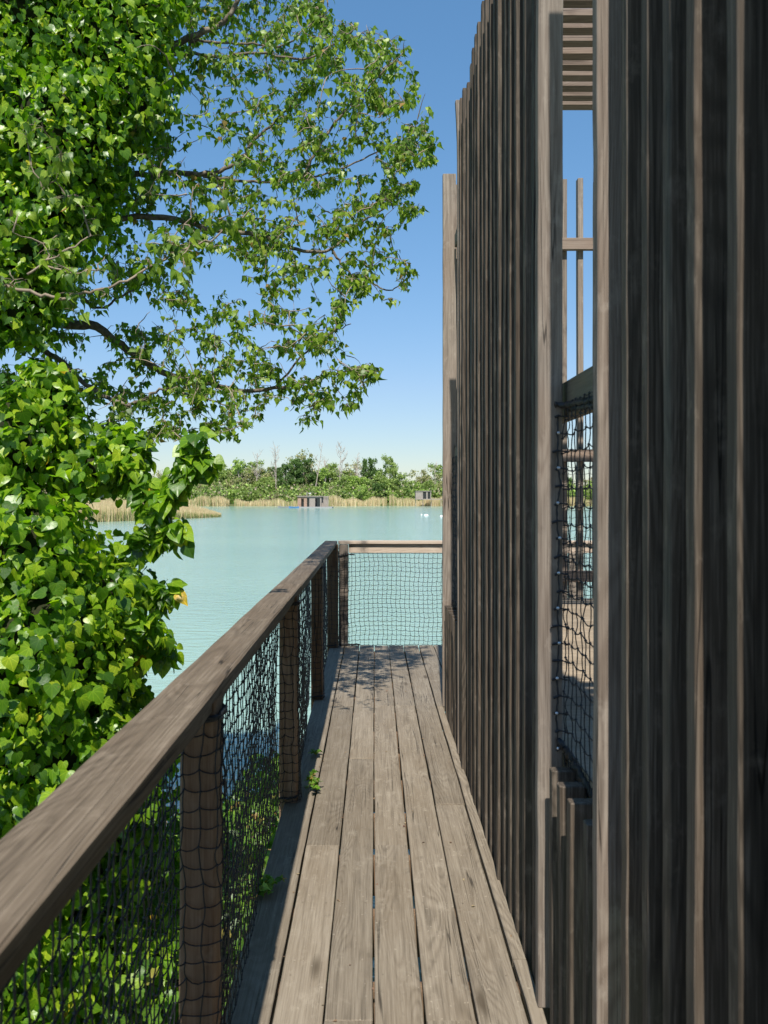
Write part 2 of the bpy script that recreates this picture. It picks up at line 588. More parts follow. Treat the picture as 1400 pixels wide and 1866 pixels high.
# ------------------------------------------------------------------ the water and the near bank
m = MB()
m.add([(-4000, -200, WATER), (4000, -200, WATER), (4000, 7000, WATER), (-4000, 7000, WATER)], [(0, 1, 2, 3)])
tag(m.build('water', WM), kind='structure')

m = MB()          # lake bed, one sheet below the water, reaching the horizon
m.add([(-4000, -200, WATER - 1.2), (4000, -200, WATER - 1.2), (4000, 7000, WATER - 1.2), (-4000, 7000, WATER - 1.2)], [(0, 1, 2, 3)])
tag(m.build('ground', SOIL), kind='structure')


def bank_edge(x):
    """how far ahead the near bank reaches at x"""
    xs = [-14, -6, -3.5, -2.4, -1.7, -1.2, -0.8, -0.45, -0.1, 0.6]
    ys = [5.5, 6.3, 6.9, 7.2, 8.0, 9.3, 9.9, 9.6, 5.0, 1.0]
    return np.interp(x, xs, ys)


def bank_h(x, y):
    e = bank_edge(x) - y
    base = WATER - 0.25 + np.clip(e, -0.5, 1.2) * 0.42
    return base + 0.07 * np.sin(x * 3.1 + y * 1.7) + 0.05 * np.sin(x * 7.7 - y * 5.1) + np.clip(-x - 3, 0, 6) * 0.05


xs = np.linspace(-14, 0.6, 90)
ys = np.linspace(-6, 10.6, 110)
V = []
for y in ys:
    for x in xs:
        V.append((x, y, float(bank_h(x, y))))
Fq = []
nx = len(xs)
for j in range(len(ys) - 1):
    for i in range(nx - 1):
        Fq.append((j * nx + i, j * nx + i + 1, (j + 1) * nx + i + 1, (j + 1) * nx + i))
m = MB(); m.add(V, Fq)
tag(m.build('near_bank', SOIL, smooth=True), kind='structure')

# ------------------------------------------------------------------ boardwalk
walk = empty('boardwalk', (0, 4, 0))
tag(walk, 'weathered grey brown plank boardwalk running towards the lake beside the slatted wall', 'boardwalk', kind='structure')
DECK_END = 8.97
edges = [-0.4465, -0.2965, -0.1445, 0.0035, 0.1535, 0.3045, 0.4555]
joints = [[4.6], [3.84, 6.39], [2.56, 5.11], [3.84, 6.39], [2.56, 6.39], [4.35, 6.39]]
for i in range(6):
    x0, x1 = edges[i], edges[i + 1] - 0.0075
    ys_ = [-2.5] + joints[i] + [DECK_END + RNG.uniform(-.008, .008)]
    for k in range(len(ys_) - 1):
        m = MB()
        dz = RNG.uniform(-.0015, .0015)
        w_ = RNG.uniform(-.003, .003)
        ph, am = RNG.uniform(0, 6), RNG.uniform(.0005, .0025)
        m.board(1, (x0 + w_ * .4, ys_[k] + .0006, -.036 + dz), (x1 + w_ * .4, ys_[k + 1] - .0006, dz), .0025, wob=.0008,
                bow=lambda t, ph=ph, am=am: (0, am * math.sin(ph + 5 * t)))
        yy = 0.30 + 0.5 * np.arange(-3, 18)
        for yj in yy:
            if ys_[k] + .03 < yj < ys_[k + 1] - .03:
                for xx in (x0 + .028, x1 - .028):
                    c = np.array([xx + RNG.normal(0, .003), yj + RNG.normal(0, .004), dz + .001])
                    a = np.arange(6) * math.pi / 3
                    ring = np.stack([c[0] + .0035 * np.cos(a), c[1] + .0035 * np.sin(a), np.full(6, c[2] + .0008)], 1)
                    m.add(ring, [(0, 1, 2, 3, 4, 5)])
        m.build('deck_board', DECK_W, walk)
# narrow edge board next to the wall, then the boards that turn the corner behind the wall
for (y0, y1) in ((-2.5, 2.9), (2.905, 6.36)):
    m = MB(); m.board(1, (.458, y0, -.036), (.502, y1 - .002, -.001), .003); m.build('edge_board', DECK_W, walk)
x = .458
while x < 4.6:
    m = MB(); m.board(1, (x, 6.48 if x > .46 else 6.364, -.036), (x + .142, DECK_END + RNG.uniform(-.008, .008), RNG.uniform(-.001, .001)), .003)
    m.build('deck_board', DECK_W, walk)
    x += .1495
# joists under the boards and two bearers along the deck
for k in range(-5, 18):
    y = 0.30 + 0.5 * k
    m = MB(); m.box(-.44, .49, y - .03, y + .03, -.19, -.037); m.build('joist', POST_W, walk)
for xx in (-.40, .42):
    m = MB(); m.box(xx, xx + .06, -2.4, 8.9, -.40, -.191); m.build('bearer', POST_W, walk)
for (xx, yy) in ((-.36, 2.2), (-.36, 5.2), (-.36, 8.6), (.44, 8.6), (.44, 5.2), (2.6, 8.6), (4.4, 8.6)):
    m = MB()
    a = np.linspace(0, 1, 2)
    m.tube([(xx, yy, -3.0), (xx, yy, -.402)], .08, 12)
    m.build('pile', BARK, walk)


# ------------------------------------------------------------------ netting
def net(name, path, z0, z1, cell=0.045, rad=0.0017, parent=None, sag=0.006, seed=1, curl=.13):
    """knotted cord netting hung along a polyline path [(x,y)...] from z1 down to z0"""
    rg = np.random.default_rng(seed)
    P = np.array(path, float)
    seg = np.linalg.norm(np.diff(P, axis=0), axis=1)
    s = np.concatenate([[0], np.cumsum(seg)])
    nu = int(round(s[-1] / cell)) + 1
    nv = int(round((z1 - z0) / cell)) + 1
    su = np.linspace(0, s[-1], nu)
    x = np.interp(su, s, P[:, 0]); y = np.interp(su, s, P[:, 1])
    z = np.linspace(z1, z0, nv)
    G = np.zeros((nu, nv, 3))
    G[..., 0] = x[:, None]; G[..., 1] = y[:, None]; G[..., 2] = z[None]
    tang = np.gradient(np.stack([x, y], 1), axis=0)
    tang /= np.linalg.norm(tang, axis=1)[:, None] + 1e-9
    nrm = np.stack([-tang[:, 1], tang[:, 0]], 1)
    U, Vv = np.meshgrid(np.arange(nu), np.arange(nv), indexing='ij')
    swing = sag * (np.sin(U * .21 + seed) * np.sin(Vv * .3 + 1) + .6 * np.sin(U * .07 + Vv * .16))
    slip = (sag / .006) * cell * (.10 * np.sin(Vv * .5 + U * .11 + seed) + .08 * np.sin(Vv * 1.3 - U * .23))
    G[..., 0] += nrm[:, None, 0] * swing + tang[:, None, 0] * slip
    G[..., 1] += nrm[:, None, 1] * swing + tang[:, None, 1] * slip
    zz = cell * (.16 * np.sin(U * .31 + seed) + .12 * np.sin(U * .13 + Vv * .4))
    edge = np.minimum(1, np.minimum(Vv, nv - 1 - Vv) / 2.0)
    G[..., 2] += zz * edge
    G += rg.normal(0, cell * .035, G.shape)
    zig = np.where((U + Vv) % 2 == 0, 1, -1) * cell * .07
    G[..., 2] += zig * edge
    mb_v, mb_t, k = [], [], 0
    ang = np.arange(3) * 2 * math.pi / 3

    def strands(A, B, curl):
        nonlocal k
        A = A.reshape(-1, 3); B = B.reshape(-1, 3); curl = curl.reshape(-1, 3)
        n = len(A)
        ts = [0, .33, .67, 1]
        off = [0, .8, .8, 0]
        d = B - A
        d /= np.linalg.norm(d, axis=1)[:, None] + 1e-9
        ref = np.where(np.abs(d[:, 2:3]) > .8, np.array([[1.0, 0.3, 0]]), np.array([[0, 0, 1.0]]))
        a = np.cross(d, ref); a /= np.linalg.norm(a, axis=1)[:, None] + 1e-9
        b = np.cross(d, a)
        rings = []
        for t_, o_ in zip(ts, off):
            c = A + (B - A) * t_ + curl * o_
            rings.append(c[:, None] + rad * (np.cos(ang)[None, :, None] * a[:, None] + np.sin(ang)[None, :, None] * b[:, None]))
        V = np.stack(rings, 1).reshape(n, 12, 3)
        T = []
        for i in range(3):
            for j in range(3):
                j2 = (j + 1) % 3
                T.append((i * 3 + j, i * 3 + j2, i * 3 + 3 + j2)); T.append((i * 3 + j, i * 3 + 3 + j2, i * 3 + 3 + j))
        T = np.array(T)[None] + (np.arange(n) * 12)[:, None, None] + k
        mb_v.append(V.reshape(-1, 3)); mb_t.append(T.reshape(-1, 3)); k += n * 12
    hcurl = np.zeros_like(G[:-1]); hcurl[..., 2] = -cell * curl + rg.normal(0, cell * .05, hcurl.shape[:2])
    strands(G[:-1], G[1:], hcurl)
    vc = rg.normal(0, cell * .045, G[:, :-1].shape); vc[..., 2] = 0
    strands(G[:, :-1], G[:, 1:], vc)
    # knots
    O = np.array([(1, 0, 0), (-1, 0, 0), (0, 1, 0), (0, -1, 0), (0, 0, 1), (0, 0, -1)]) * rad * 2.4
    OT = np.array([(0, 2, 4), (2, 1, 4), (1, 3, 4), (3, 0, 4), (2, 0, 5), (1, 2, 5), (3, 1, 5), (0, 3, 5)])
    K = G.reshape(-1, 3)
    KV = (K[:, None] + O[None]).reshape(-1, 3)
    KT = (OT[None] + (np.arange(len(K)) * 6)[:, None, None] + k).reshape(-1, 3)
    mb_v.append(KV); mb_t.append(KT)
    return tri_mesh(name, np.concatenate(mb_v), np.concatenate(mb_t), CORD, parent)


def rope(mbuf, pts, r=.006, n=6):
    """twisted cord along a polyline"""
    P = np.array(pts, float)
    seg = np.linalg.norm(np.diff(P, axis=0), axis=1)
    s = np.concatenate([[0], np.cumsum(seg)])
    su = np.linspace(0, s[-1], max(6, int(s[-1] / .012)))
    Q = np.stack([np.interp(su, s, P[:, i]) for i in range(3)], 1)
    Q += RNG.normal(0, r * .25, Q.shape)
    mbuf.tube(Q, r * (1 + .25 * np.sin(su * 300)), n)


# ------------------------------------------------------------------ railings
XI, XO = -0.385, -0.473          # inner and outer faces of the posts
POSTS = [0.03, 2.18, 4.42, 6.62, 8.86]
POST_FRONT = [y - .05 for y in POSTS]
lr = empty('side_railing', (-.41, 4, 0))
tag(lr, 'brown timber railing with flat handrail and black netting along the left edge of the boardwalk', 'railing')
m = MB(); m.board(1, (-.502, -1.2, 1.042), (-.376, 4.55, 1.072), .005, seg=22, wob=.0007)
m.build('handrail', RAIL_Y, lr)
m = MB(); m.board(1, (-.502, 4.553, 1.040), (-.374, 8.94, 1.070), .005, seg=18, wob=.0007)
m.build('handrail', RAIL_Y, lr)
for a, b in zip([-1.2] + [p + .05 for p in POSTS], [POSTS[0] - .05] + [p - .05 for p in POSTS[1:]] + [8.86]):
    if b - a < .3: continue
    m = MB(); m.board(1, (-.445, a + .002, 1.005), (-.392, b - .002, 1.039), .003)
    m.build('under_rail', RAIL_Y, lr)
for y in POSTS:
    m = MB(); m.board(2, (XO, y - .05, -.30), (XI if y < 8 else -.362, y + .05, 1.038), .006, seg=10, wob=.0008)
    m.build('post', POST_W, lr)
# netting passes behind each bay and wraps the front of every post
path = []
for i, y in enumerate(POSTS):
    if i == 0:
        path += [(XI + .006, y + .06)]
        continue
    xi = XI if y < 8 else -.362
    path += [(XO - .004, y - .062), (XO + .01, y - .060), (xi + .006, y - .060), (xi + .008, y - .04), (xi + .008, y + .045)] + ([(xi - .01, y + .06)] if y < 8 else [])
net_l = net('net', path, .015, .998, cell=.0445, rad=.0020, parent=lr, sag=.007, seed=3)
m = MB()
for y in POSTS[1:]:
    for zz in (.985, .992, .03):
        m = MB(); rope(m, [(XO - .006, y - .055, zz - .006), (XO + .03, y - .062, zz - .003), (XI - .002, y - .062, zz + .003), (XI + .009, y - .03, zz + .003), (XI + .009, y + .05, zz)], .0055); m.build('tying_cord', CORD, net_l, smooth=True)

fr = empty('end_railing', (2, 9, 0))
tag(fr, 'pale sunlit timber railing with black netting closing off the lake end of the boardwalk', 'railing')
m = MB(); m.board(0, (-.366, 8.945, 1.034), (4.6, 9.06, 1.068), .004, seg=24, wob=.0006); m.build('handrail', PALE_W, fr)
m = MB(); m.board(0, (-.26, 8.975, .942), (4.6, 9.02, 1.031), .003, seg=20, wob=.0006); m.build('under_rail', PALE_W, fr)
FP = [-.31, 2.04, 4.4]
for x in FP:
    m = MB(); m.board(2, (x - .05 if x > 0 else -.360, 8.972 - .03, -.3), (x + .045, 9.04 - .03, 1.030 if x < 0 else .94), .005, seg=9, wob=.0008); m.build('post', SLAT_W, fr)
net_f = net('net', [(-.350, 8.925), (-.262, 8.925), (-.245, 8.95), (-.20, 8.99), (1.93, 8.99), (1.975, 8.935), (2.10, 8.935), (2.15, 8.99), (4.5, 8.99)], .005, .94, cell=.0465, rad=.0025, parent=fr, sag=.006, seed=11)
m = MB()
rope(m, [(-.36, 8.93, .92), (-.25, 8.925, .93), (-.2, 8.975, .925)], .007); m.build('tying_cord', CORD, net_f, smooth=True); m = MB()
rope(m, [(-.36, 8.93, .015), (-.25, 8.925, .02), (-.15, 8.95, .012)], .009)
m.build('tying_cord', CORD, net_f, smooth=True)

# ------------------------------------------------------------------ the slatted building
bld = empty('slatted_pavilion', (1.6, 3, 0))
tag(bld, 'tall pavilion screened with weathered vertical timber slats on the right of the boardwalk', 'pavilion')
X0, DEP, TH = .500, .070, .040
PITCH = .1395


def slat(y, z0, z1, x0=None, dep=None, th=None, slant=0.0, bow=None, name='slat'):
    x0 = X0 + float(np.clip(RNG.normal(0, .0038), -.008, .008)) if x0 is None else x0
    dep = dep or DEP
    th = th or TH + RNG.uniform(-.002, .002)
    if bow is None:
        a1, p1 = RNG.uniform(.001, .0035), RNG.uniform(0, 6)
        bow = lambda t: (a1 * math.sin(p1 + 4.2 * t), a1 * .5 * math.sin(p1 * 2 + 3 * t))
    m = MB()
    m.board(2, (x0, y, z0), (x0 + dep, y + th, z1), .0025, seg=max(3, int((z1 - z0) / .12)), wob=.0006, bow=bow, slant=slant)
    return m.build(name, SLAT_W if name == 'framing_board' else SHADE_W, bld)  # regular slats get the shade-darkened timber, framing boards the lighter one


# full-height slats nearest the camera (y is the front face)
near = [(1.762, .006), (1.616, .003), (1.481, -.001), (1.349, -.005), (1.205, -.001), (1.062, .003), (.925, -.001), (.79, .002), (.65, 0), (.51, 0), (.37, 0), (.23, 0), (.09, 0), (-.05, 0), (-.19, 0), (-.33, 0), (-.47, 0), (-.61, 0)]
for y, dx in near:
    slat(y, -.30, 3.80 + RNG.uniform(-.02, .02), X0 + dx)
# wide framing boards either side of the openings
slat(1.925, -.26, 3.84, .487, .075, .042, name='framing_board')
slat(2.620, 0.0, 3.86, .490, .074, .045, name='framing_board')
slat(5.190, 0.0, 3.870, .494, .075, .045, bow=lambda t: (-.012 * max(0, (t - .9) / .1) ** 1.5, 0), name='framing_board')
slat(6.360, 0.0, 3.862, .497, .095, .045, name='framing_board')
slat(6.405, -.3, 3.80, .560, .06, .035, name='framing_board')
# low slats below the openings
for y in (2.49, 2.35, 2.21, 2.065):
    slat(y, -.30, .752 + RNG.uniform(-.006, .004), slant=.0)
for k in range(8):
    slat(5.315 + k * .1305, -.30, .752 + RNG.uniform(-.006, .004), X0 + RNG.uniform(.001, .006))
# slats between the openings
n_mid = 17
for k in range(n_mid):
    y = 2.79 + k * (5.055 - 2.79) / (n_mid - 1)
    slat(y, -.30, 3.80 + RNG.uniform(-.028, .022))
# end wall across the far side
k = 0
x = .655
while x < 4.0:
    m = MB()
    dx = RNG.normal(0, .003)
    a1, p1 = RNG.uniform(.001, .004), RNG.uniform(0, 6)
    m.board(2, (x + dx, 6.40, -.3), (x + dx + .039, 6.465, 3.84 + RNG.uniform(-.012, .012)), .0025, seg=10, wob=.0005, bow=lambda t: (a1 * math.sin(p1 + 4 * t), 0))
    m.build('slat', SLAT_W, bld)
    x += .1185
for (z0, z1, xx0) in ((3.31, 3.395, .62), (1.775, 1.865, .62), (.66, .735, .62), (.905, .985, .62)):
    m = MB(); m.board(0, (xx0, 6.352, z0), (4.05, 6.397, z1), .003, seg=14, wob=.0006); m.build('cross_rail', WOOD_X, bld)
# rails behind the slats along the boardwalk side
for (z0, z1, y0, y1) in ((3.31, 3.40, -.7, 1.95), (3.31, 3.40, 2.66, 6.3), (1.765, 1.875, -.7, 6.30), (.60, .738, -.7, 6.34)):
    m = MB(); m.board(1, (.577, y0, z0), (.622, y1, z1), .003, wob=.0004); m.build('long_rail', BEAM_Y, bld)
# unseen dark panels added behind the slats to block light and darken the gaps
for (y0, y1) in ((-.7, 1.90), (2.98, 5.18)):
    for (za, zb_) in ((.782, 1.762), (1.878, 3.307), (3.403, 3.79)):
        m = MB(); m.board(1, (.596, y0, za), (.618, y1, zb_), .002); m.build('gap_light_blocker', BEAM_Y, bld)
# posts inside
for (x_, y_) in ((.625, 1.30), (.625, 3.55), (.625, 5.22), (3.7, 1.3), (3.7, 3.55), (3.7, 5.22)):
    m = MB(); m.board(2, (x_, y_, -2.6), (x_ + .09, y_ + .09, 3.80), .004, seg=10); m.build('post', SLAT_W, bld)
# raised floor of the pavilion
fl = empty('platform_floor', (0, 0, 0)); fl.parent = bld
fl.location = (0, 0, 0)
m = MB()
y = -.7
while y < 6.30:
    m.board(0, (.576, y, .742 + RNG.uniform(-.001, .001)), (4.0, y + .139, .778), .003, seg=6, wob=.0006)
    y += .1425
bpy.data.objects.remove(fl)
m.build('platform_floor', FLOOR_W, bld)
m = MB()
for y in np.arange(-.5, 6.2, .6):
    m.box(.63, 4.0, y, y + .06, .60, .740)
m.build('floor_joist', POST_W, bld)
# slatted roof, boards across
for blk in ((3.7, 9.0), (-9.0, 1.25)):
  m = MB()
  for k in range(-8, 60):
    y = 5.12 - .12 * k
    if y < -1.2 or not (blk[0] < y < blk[1]): continue
    m.board(0, (.585, y, 3.805 + RNG.uniform(-.002, .003)), (4.05, y + .068 + RNG.uniform(-.004, .008), 3.842 + RNG.uniform(-.003, .006)), .003, seg=6, wob=.0008) if y < 5.13 else None
  m.build('roof_slats', WOOD_X, bld)
for xx in (.63, 2.2, 3.9):
    m = MB(); m.board(1, (xx, -1.1, 3.70), (xx + .05, 5.18, 3.802), .003); m.build('roof_beam', BEAM_Y, bld)
# netting in the opening, with staples and knotted top cord
net_o = net('net', [(.572, 1.96), (.566, 2.612)], .73, 1.80, cell=.052, rad=.0021, parent=bld, sag=.0010, seed=5, curl=.05)
net('net', [(.568, 5.25), (.566, 6.34)], .73, 1.80, cell=.047, rad=.0021, parent=bld, sag=.004, seed=8)
net('net', [(.66, 6.345), (3.9, 6.345)], .76, 1.78, cell=.05, rad=.0019, parent=bld, sag=.004, seed=9)
def cord(pts, r, n=6):
    m = MB(); rope(m, pts, r, n); return m.build('tying_cord', CORD, net_o, smooth=True)
cord([(.570, 1.97, 1.79), (.572, 2.2, 1.775), (.573, 2.45, 1.79), (.565, 2.59, 1.795), (.535, 2.606, 1.80)], .009)
cord([(.570, 1.97, 1.775), (.574, 2.3, 1.765), (.572, 2.6, 1.785)], .007)
cord([(.575, 1.97, .74), (.574, 2.3, .745), (.57, 2.6, .78), (.545, 2.61, .80)], .010)
e = [(.548 + RNG.normal(0, .003), 2.612, z) for z in np.arange(.78, 1.80, .052)]
cord(e, .003, 4)
for p in e[::1]:
    cord([p, (.574, 2.60, p[2] - .004)], .0024, 4)
    m = MB(); m.tube([(p[0] - .02 * RNG.random() - .004, 2.611, p[2] - .01 * RNG.random()), (p[0] + .004, 2.611, p[2])], .004, 5); m.build('knot', CORD, net_o)
for p in e[::2]:
    m = MB()
    a = np.arange(6) * math.pi / 3
    m.add([(p[0] + .005 * math.cos(q), 2.605, p[2] + .005 * math.sin(q)) for q in a] + [(p[0], 2.601, p[2])], [(i, (i + 1) % 6, 6) for i in range(6)])
    m.build('staple', STEEL, net_o)

# ------------------------------------------------------------------ vegetation: the ivy-clad poplar
def catmull(P, k=6):
    P = np.array(P, float)
    Q = np.concatenate([[2 * P[0] - P[1]], P, [2 * P[-1] - P[-2]]])
    out = []
    for i in range(1, len(Q) - 2):
        for t_ in np.linspace(0, 1, k, endpoint=False):
            a, b, c, d = Q[i - 1], Q[i], Q[i + 1], Q[i + 2]
            out.append(.5 * ((2 * b) + (c - a) * t_ + (2 * a - 5 * b + 4 * c - d) * t_ ** 2 + (-a + 3 * b - 3 * c + d) * t_ ** 3))
    out.append(P[-1])
    return np.array(out)


tree = empty('poplar_tree', (-2.0, 5.3, -1.3))
tag(tree, 'tall poplar on the bank with leafy branches reaching over the boardwalk from the left', 'tree')
trunk_pts = catmull([(-2.75, 5.35, -1.6), (-2.8, 5.3, 0), (-2.7, 5.3, 1.6), (-2.3, 5.35, 3.0), (-1.8, 5.5, 5.0), (-1.7, 5.6, 7.0), (-1.65, 5.7, 9.0)])
m = MB(); m.tube(trunk_pts, np.interp(np.linspace(0, 1, len(trunk_pts)), [0, .3, 1], [.20, .15, .04]), 14)
m.build('trunk', BARK, tree, smooth=True)

# main limbs traced as (px, py, distance), with start and end radius
LIMBS = [
    ([(20, 575, 5.3), (110, 589, 5.4), (175, 595, 5.5), (212, 622, 5.6), (262, 657, 5.7), (318, 686, 5.8), (375, 697, 5.8), (431, 711, 5.8), (500, 708, 5.7), (580, 690, 5.6), (640, 672, 5.5)], .034, .006),
    ([(10, 600, 5.3), (72, 634, 5.3), (109, 657, 5.3), (145, 690, 5.3), (180, 716, 5.3), (225, 738, 5.3), (262, 727, 5.4), (300, 709, 5.4), (360, 722, 5.4), (420, 740, 5.4)], .020, .004),
    ([(120, 420, 5.2), (230, 395, 5.4), (335, 402, 5.6), (380, 418, 5.6), (470, 428, 5.7), (508, 443, 5.7), (552, 456, 5.7), (605, 454, 5.7), (648, 412, 5.7), (700, 380, 5.7), (735, 345, 5.7)], .022, .004),
    ([(605, 454, 5.7), (622, 480, 5.7), (645, 505, 5.7), (680, 518, 5.7), (715, 528, 5.7), (738, 505, 5.7)], .009, .003),
    ([(120, 330, 5.2), (230, 320, 5.4), (320, 314, 5.6), (360, 318, 5.6), (402, 311, 5.6), (442, 284, 5.6), (466, 254, 5.6), (492, 230, 5.6), (530, 190, 5.6), (560, 140, 5.6)], .022, .004),
    ([(360, 318, 5.6), (400, 325, 5.6), (450, 331, 5.6), (505, 330, 5.6), (560, 325, 5.6), (630, 303, 5.6), (700, 272, 5.6), (750, 250, 5.6)], .012, .003),
    ([(200, 120, 5.2), (270, 95, 5.3), (322, 80, 5.4), (362, 62, 5.4), (402, 46, 5.4), (432, 5, 5.4), (455, -60, 5.4), (480, -160, 5.4)], .026, .010),
    ([(220, 130, 5.2), (305, 102, 5.3), (345, 96, 5.4), (402, 106, 5.4), (470, 97, 5.4), (552, 108, 5.4), (592, 90, 5.4), (628, 68, 5.4), (652, 48, 5.4)], .014, .003),
    ([(345, 85, 5.4), (352, 74, 5.4), (410, 78, 5.4), (460, 80, 5.4), (520, 82, 5.4), (560, 50, 5.4), (600, 20, 5.4)], .010, .003),
    ([(100, 480, 5.2), (170, 560, 5.4), (220, 540, 5.5), (255, 520, 5.6), (300, 500, 5.6)], .010, .003),
    ([(500, 708, 5.7), (560, 640, 5.6), (600, 610, 5.6), (640, 590, 5.6)], .008, .003),
    ([(550, 325, 5.6), (580, 270, 5.6), (610, 225, 5.6), (650, 180, 5.6), (700, 130, 5.6), (735, 95, 5.6)], .011, .003),
    ([(480, -160, 5.4), (560, -190, 5.5), (650, -150, 5.6), (700, -80, 5.6)], .012, .003),
    ([(-60, 700, 5.3), (20, 745, 5.3), (90, 760, 5.3), (150, 775, 5.4), (240, 765, 5.4)], .012, .003),
    # near, slightly blurred branches in front
    ([(10, 520, 3.1), (75, 538, 3.1), (120, 541, 3.1), (175, 530, 3.1), (230, 512, 3.1), (300, 470, 3.15), (360, 448, 3.2), (420, 415, 3.2), (460, 380, 3.2)], .0062, .0025),
    ([(50, 500, 3.1), (95, 470, 3.1), (135, 450, 3.1), (165, 430, 3.15)], .0045, .0022),
    ([(80, 484, 3.1), (130, 497, 3.1), (180, 492, 3.1)], .004, .002),
    ([(300, 470, 3.15), (318, 430, 3.15), (345, 395, 3.15), (352, 340, 3.15)], .003, .0018),
]
nodes, par, lim = [], [], []
trunk_o = bpy.data.objects['trunk']
for pts, r0, r1 in LIMBS:
    C = catmull([at(*p) for p in pts], 5)
    C[1:-1] += RNG.normal(0, .004, C[1:-1].shape)
    limb_mb = MB(); limb_mb.tube(C, np.linspace(r0, r1, len(C)), 8)
    limb_mb.build('limb', TWIG if pts[0][2] < 4 else BARK, trunk_o, smooth=True)
    for p in C:
        nodes.append(p)

BOUND = np.array([(-30, -230), (610, -230), (606, 0), (625, 38), (690, 48), (742, 72), (752, 130), (772, 168), (792, 155), (783, 225), (797, 290), (772, 330), (765, 380), (737, 402), (722, 450), (750, 488), (745, 530), (700, 560), (660, 548), (622, 575), (612, 620), (645, 655), (700, 662), (698, 692), (662, 742), (605, 750), (562, 782), (520, 745), (472, 765), (440, 785), (420, 805), (380, 800), (300, 830), (235, 835), (90, 830), (-30, 740)])


def inside(p, poly):
    x, y = p
    c = False
    j = len(poly) - 1
    for i in range(len(poly)):
        xi, yi = poly[i]; xj, yj = poly[j]
        if (yi > y) != (yj > y) and x < (xj - xi) * (y - yi) / (yj - yi) + xi:
            c = not c
        j = i
    return c


# sparser places where the sky shows: (x, y, rx, ry, keep)
HOLES = [(395, 510, 75, 42, .12), (240, 560, 70, 26, .15), (60, 640, 55, 50, .25), (345, 220, 45, 60, .25), (430, 190, 40, 60, .45), (500, 250, 50, 50, .55), (370, 280, 60, 30, .3), (560, 550, 55, 60, .5),
         (280, 420, 60, 40, .3), (640, 290, 40, 35, .6), (150, 575, 60, 25, .2), (640, 470, 40, 22, .4), (680, 600, 50, 40, .1), (260, 690, 40, 22, .4), (160, 670, 35, 25, .4), (440, 620, 40, 30, .5), (690, 215, 30, 30, .6), (300, 480, 45, 25, .3), (350, 650, 50, 20, .5), (590, 140, 30, 25, .6), (200, 640, 45, 18, .3)]
targets = []
while len(targets) < 3200:
    px, py = RNG.uniform(-30, 800), RNG.uniform(-230, 810)
    if not inside((px, py), BOUND): continue
    keep = 1.0
    for hx, hy, rx, ry, k_ in HOLES:
        if ((px - hx) / rx) ** 2 + ((py - hy) / ry) ** 2 < 1:
            keep = min(keep, k_)
    cl = .55 + .45 * math.sin(px * .047 + 1.3 * math.sin(py * .031)) * math.cos(py * .053 + px * .011)
    if RNG.random() > keep * (.18 + 1.0 * cl): continue
    if px < 200 and py < 520 and RNG.random() < .75: continue
    if py > 540 and py < 790 and RNG.random() < .0: continue
    targets.append(at(px, py, 5.62 + RNG.normal(0, .27)))
NT = []
for _ in range(34):
    px, py = RNG.uniform(-20, 450), 0
    py = np.interp(px, [-20, 120, 230, 330, 450], [500, 520, 490, 440, 360]) + RNG.normal(0, 32)
    NT.append(at(px, py, 3.12 + RNG.normal(0, .06)))
for _ in range(16):
    NT.append(at(RNG.uniform(20, 140), RNG.uniform(180, 480), 3.12 + RNG.normal(0, .08)))
for (px, py) in [(440, 600), (470, 620), (500, 590), (560, 570), (530, 640), (560, 610), (480, 560), (600, 640), (640, 690), (580, 600)]:
    NT.append(at(px + RNG.normal(0, 10), py + RNG.normal(0, 10), 4.6 + RNG.normal(0, .1)))
allT = targets + NT
N0 = np.array(nodes)
allT.sort(key=lambda p: float(np.min(np.sum((N0 - p) ** 2, 1))))
store = np.zeros((60000, 3)); cnt = len(N0); store[:cnt] = N0
chains = []
twig = MB()
leafP, leafD, leafN, leafS = [], [], [], []
for p in allT:
    d2 = np.sum((store[:cnt] - p) ** 2, 1)
    i = int(np.argmin(d2))
    a = store[i].copy()
    L_ = math.sqrt(d2[i])
    k_ = max(3, int(L_ / .045))
    mid = (a + p) / 2 + RNG.normal(0, .12 * L_, 3) + np.array([0, 0, .10 * L_])
    ts = np.linspace(0, 1, k_ + 1)[:, None]
    C = (1 - ts) ** 2 * a + 2 * ts * (1 - ts) * mid + ts ** 2 * p
    C[1:-1] += RNG.normal(0, .004, C[1:-1].shape)
    r0 = .0026 + min(.005, .007 * L_)
    twig.tube(C, np.linspace(r0, .0011, len(C)), 4, cap=False)
    store[cnt:cnt + len(C) - 1] = C[1:]
    cnt += len(C) - 1
    nl = int(RNG.integers(4, 12)) if RNG.random() > .12 else 0
    for q in range(nl):
        u = RNG.uniform(.25, 1.05) if L_ > .08 else RNG.uniform(0, 1.2)
        c = C[min(len(C) - 1, int(u * (len(C) - 1)))]
        o_ = RNG.normal(0, 1, 3); o_ /= np.linalg.norm(o_)
        pet = o_ * np.array([1, 1, .5]) * RNG.uniform(.015, .05) + np.array([0, 0, -.008])
        base = c + pet
        twig.tube([c, c + pet * .55 + np.array([0, 0, .004]), base], .0007, 3, cap=False)
        leafP.append(base)
        leafD.append(pet * 10 + np.array([0, 0, -.75]) + RNG.normal(0, .28, 3))
        leafN.append(RNG.normal(0, .6, 3) + np.array([-.1, -.45, .5]))
        leafS.append(RNG.uniform(.022, .047))
twig.build('twigs', TWIG, tree)
V, T = leaves(T_POP, leafP, leafD, leafN, leafS)
tri_mesh('crown', V, T, POP, tree)


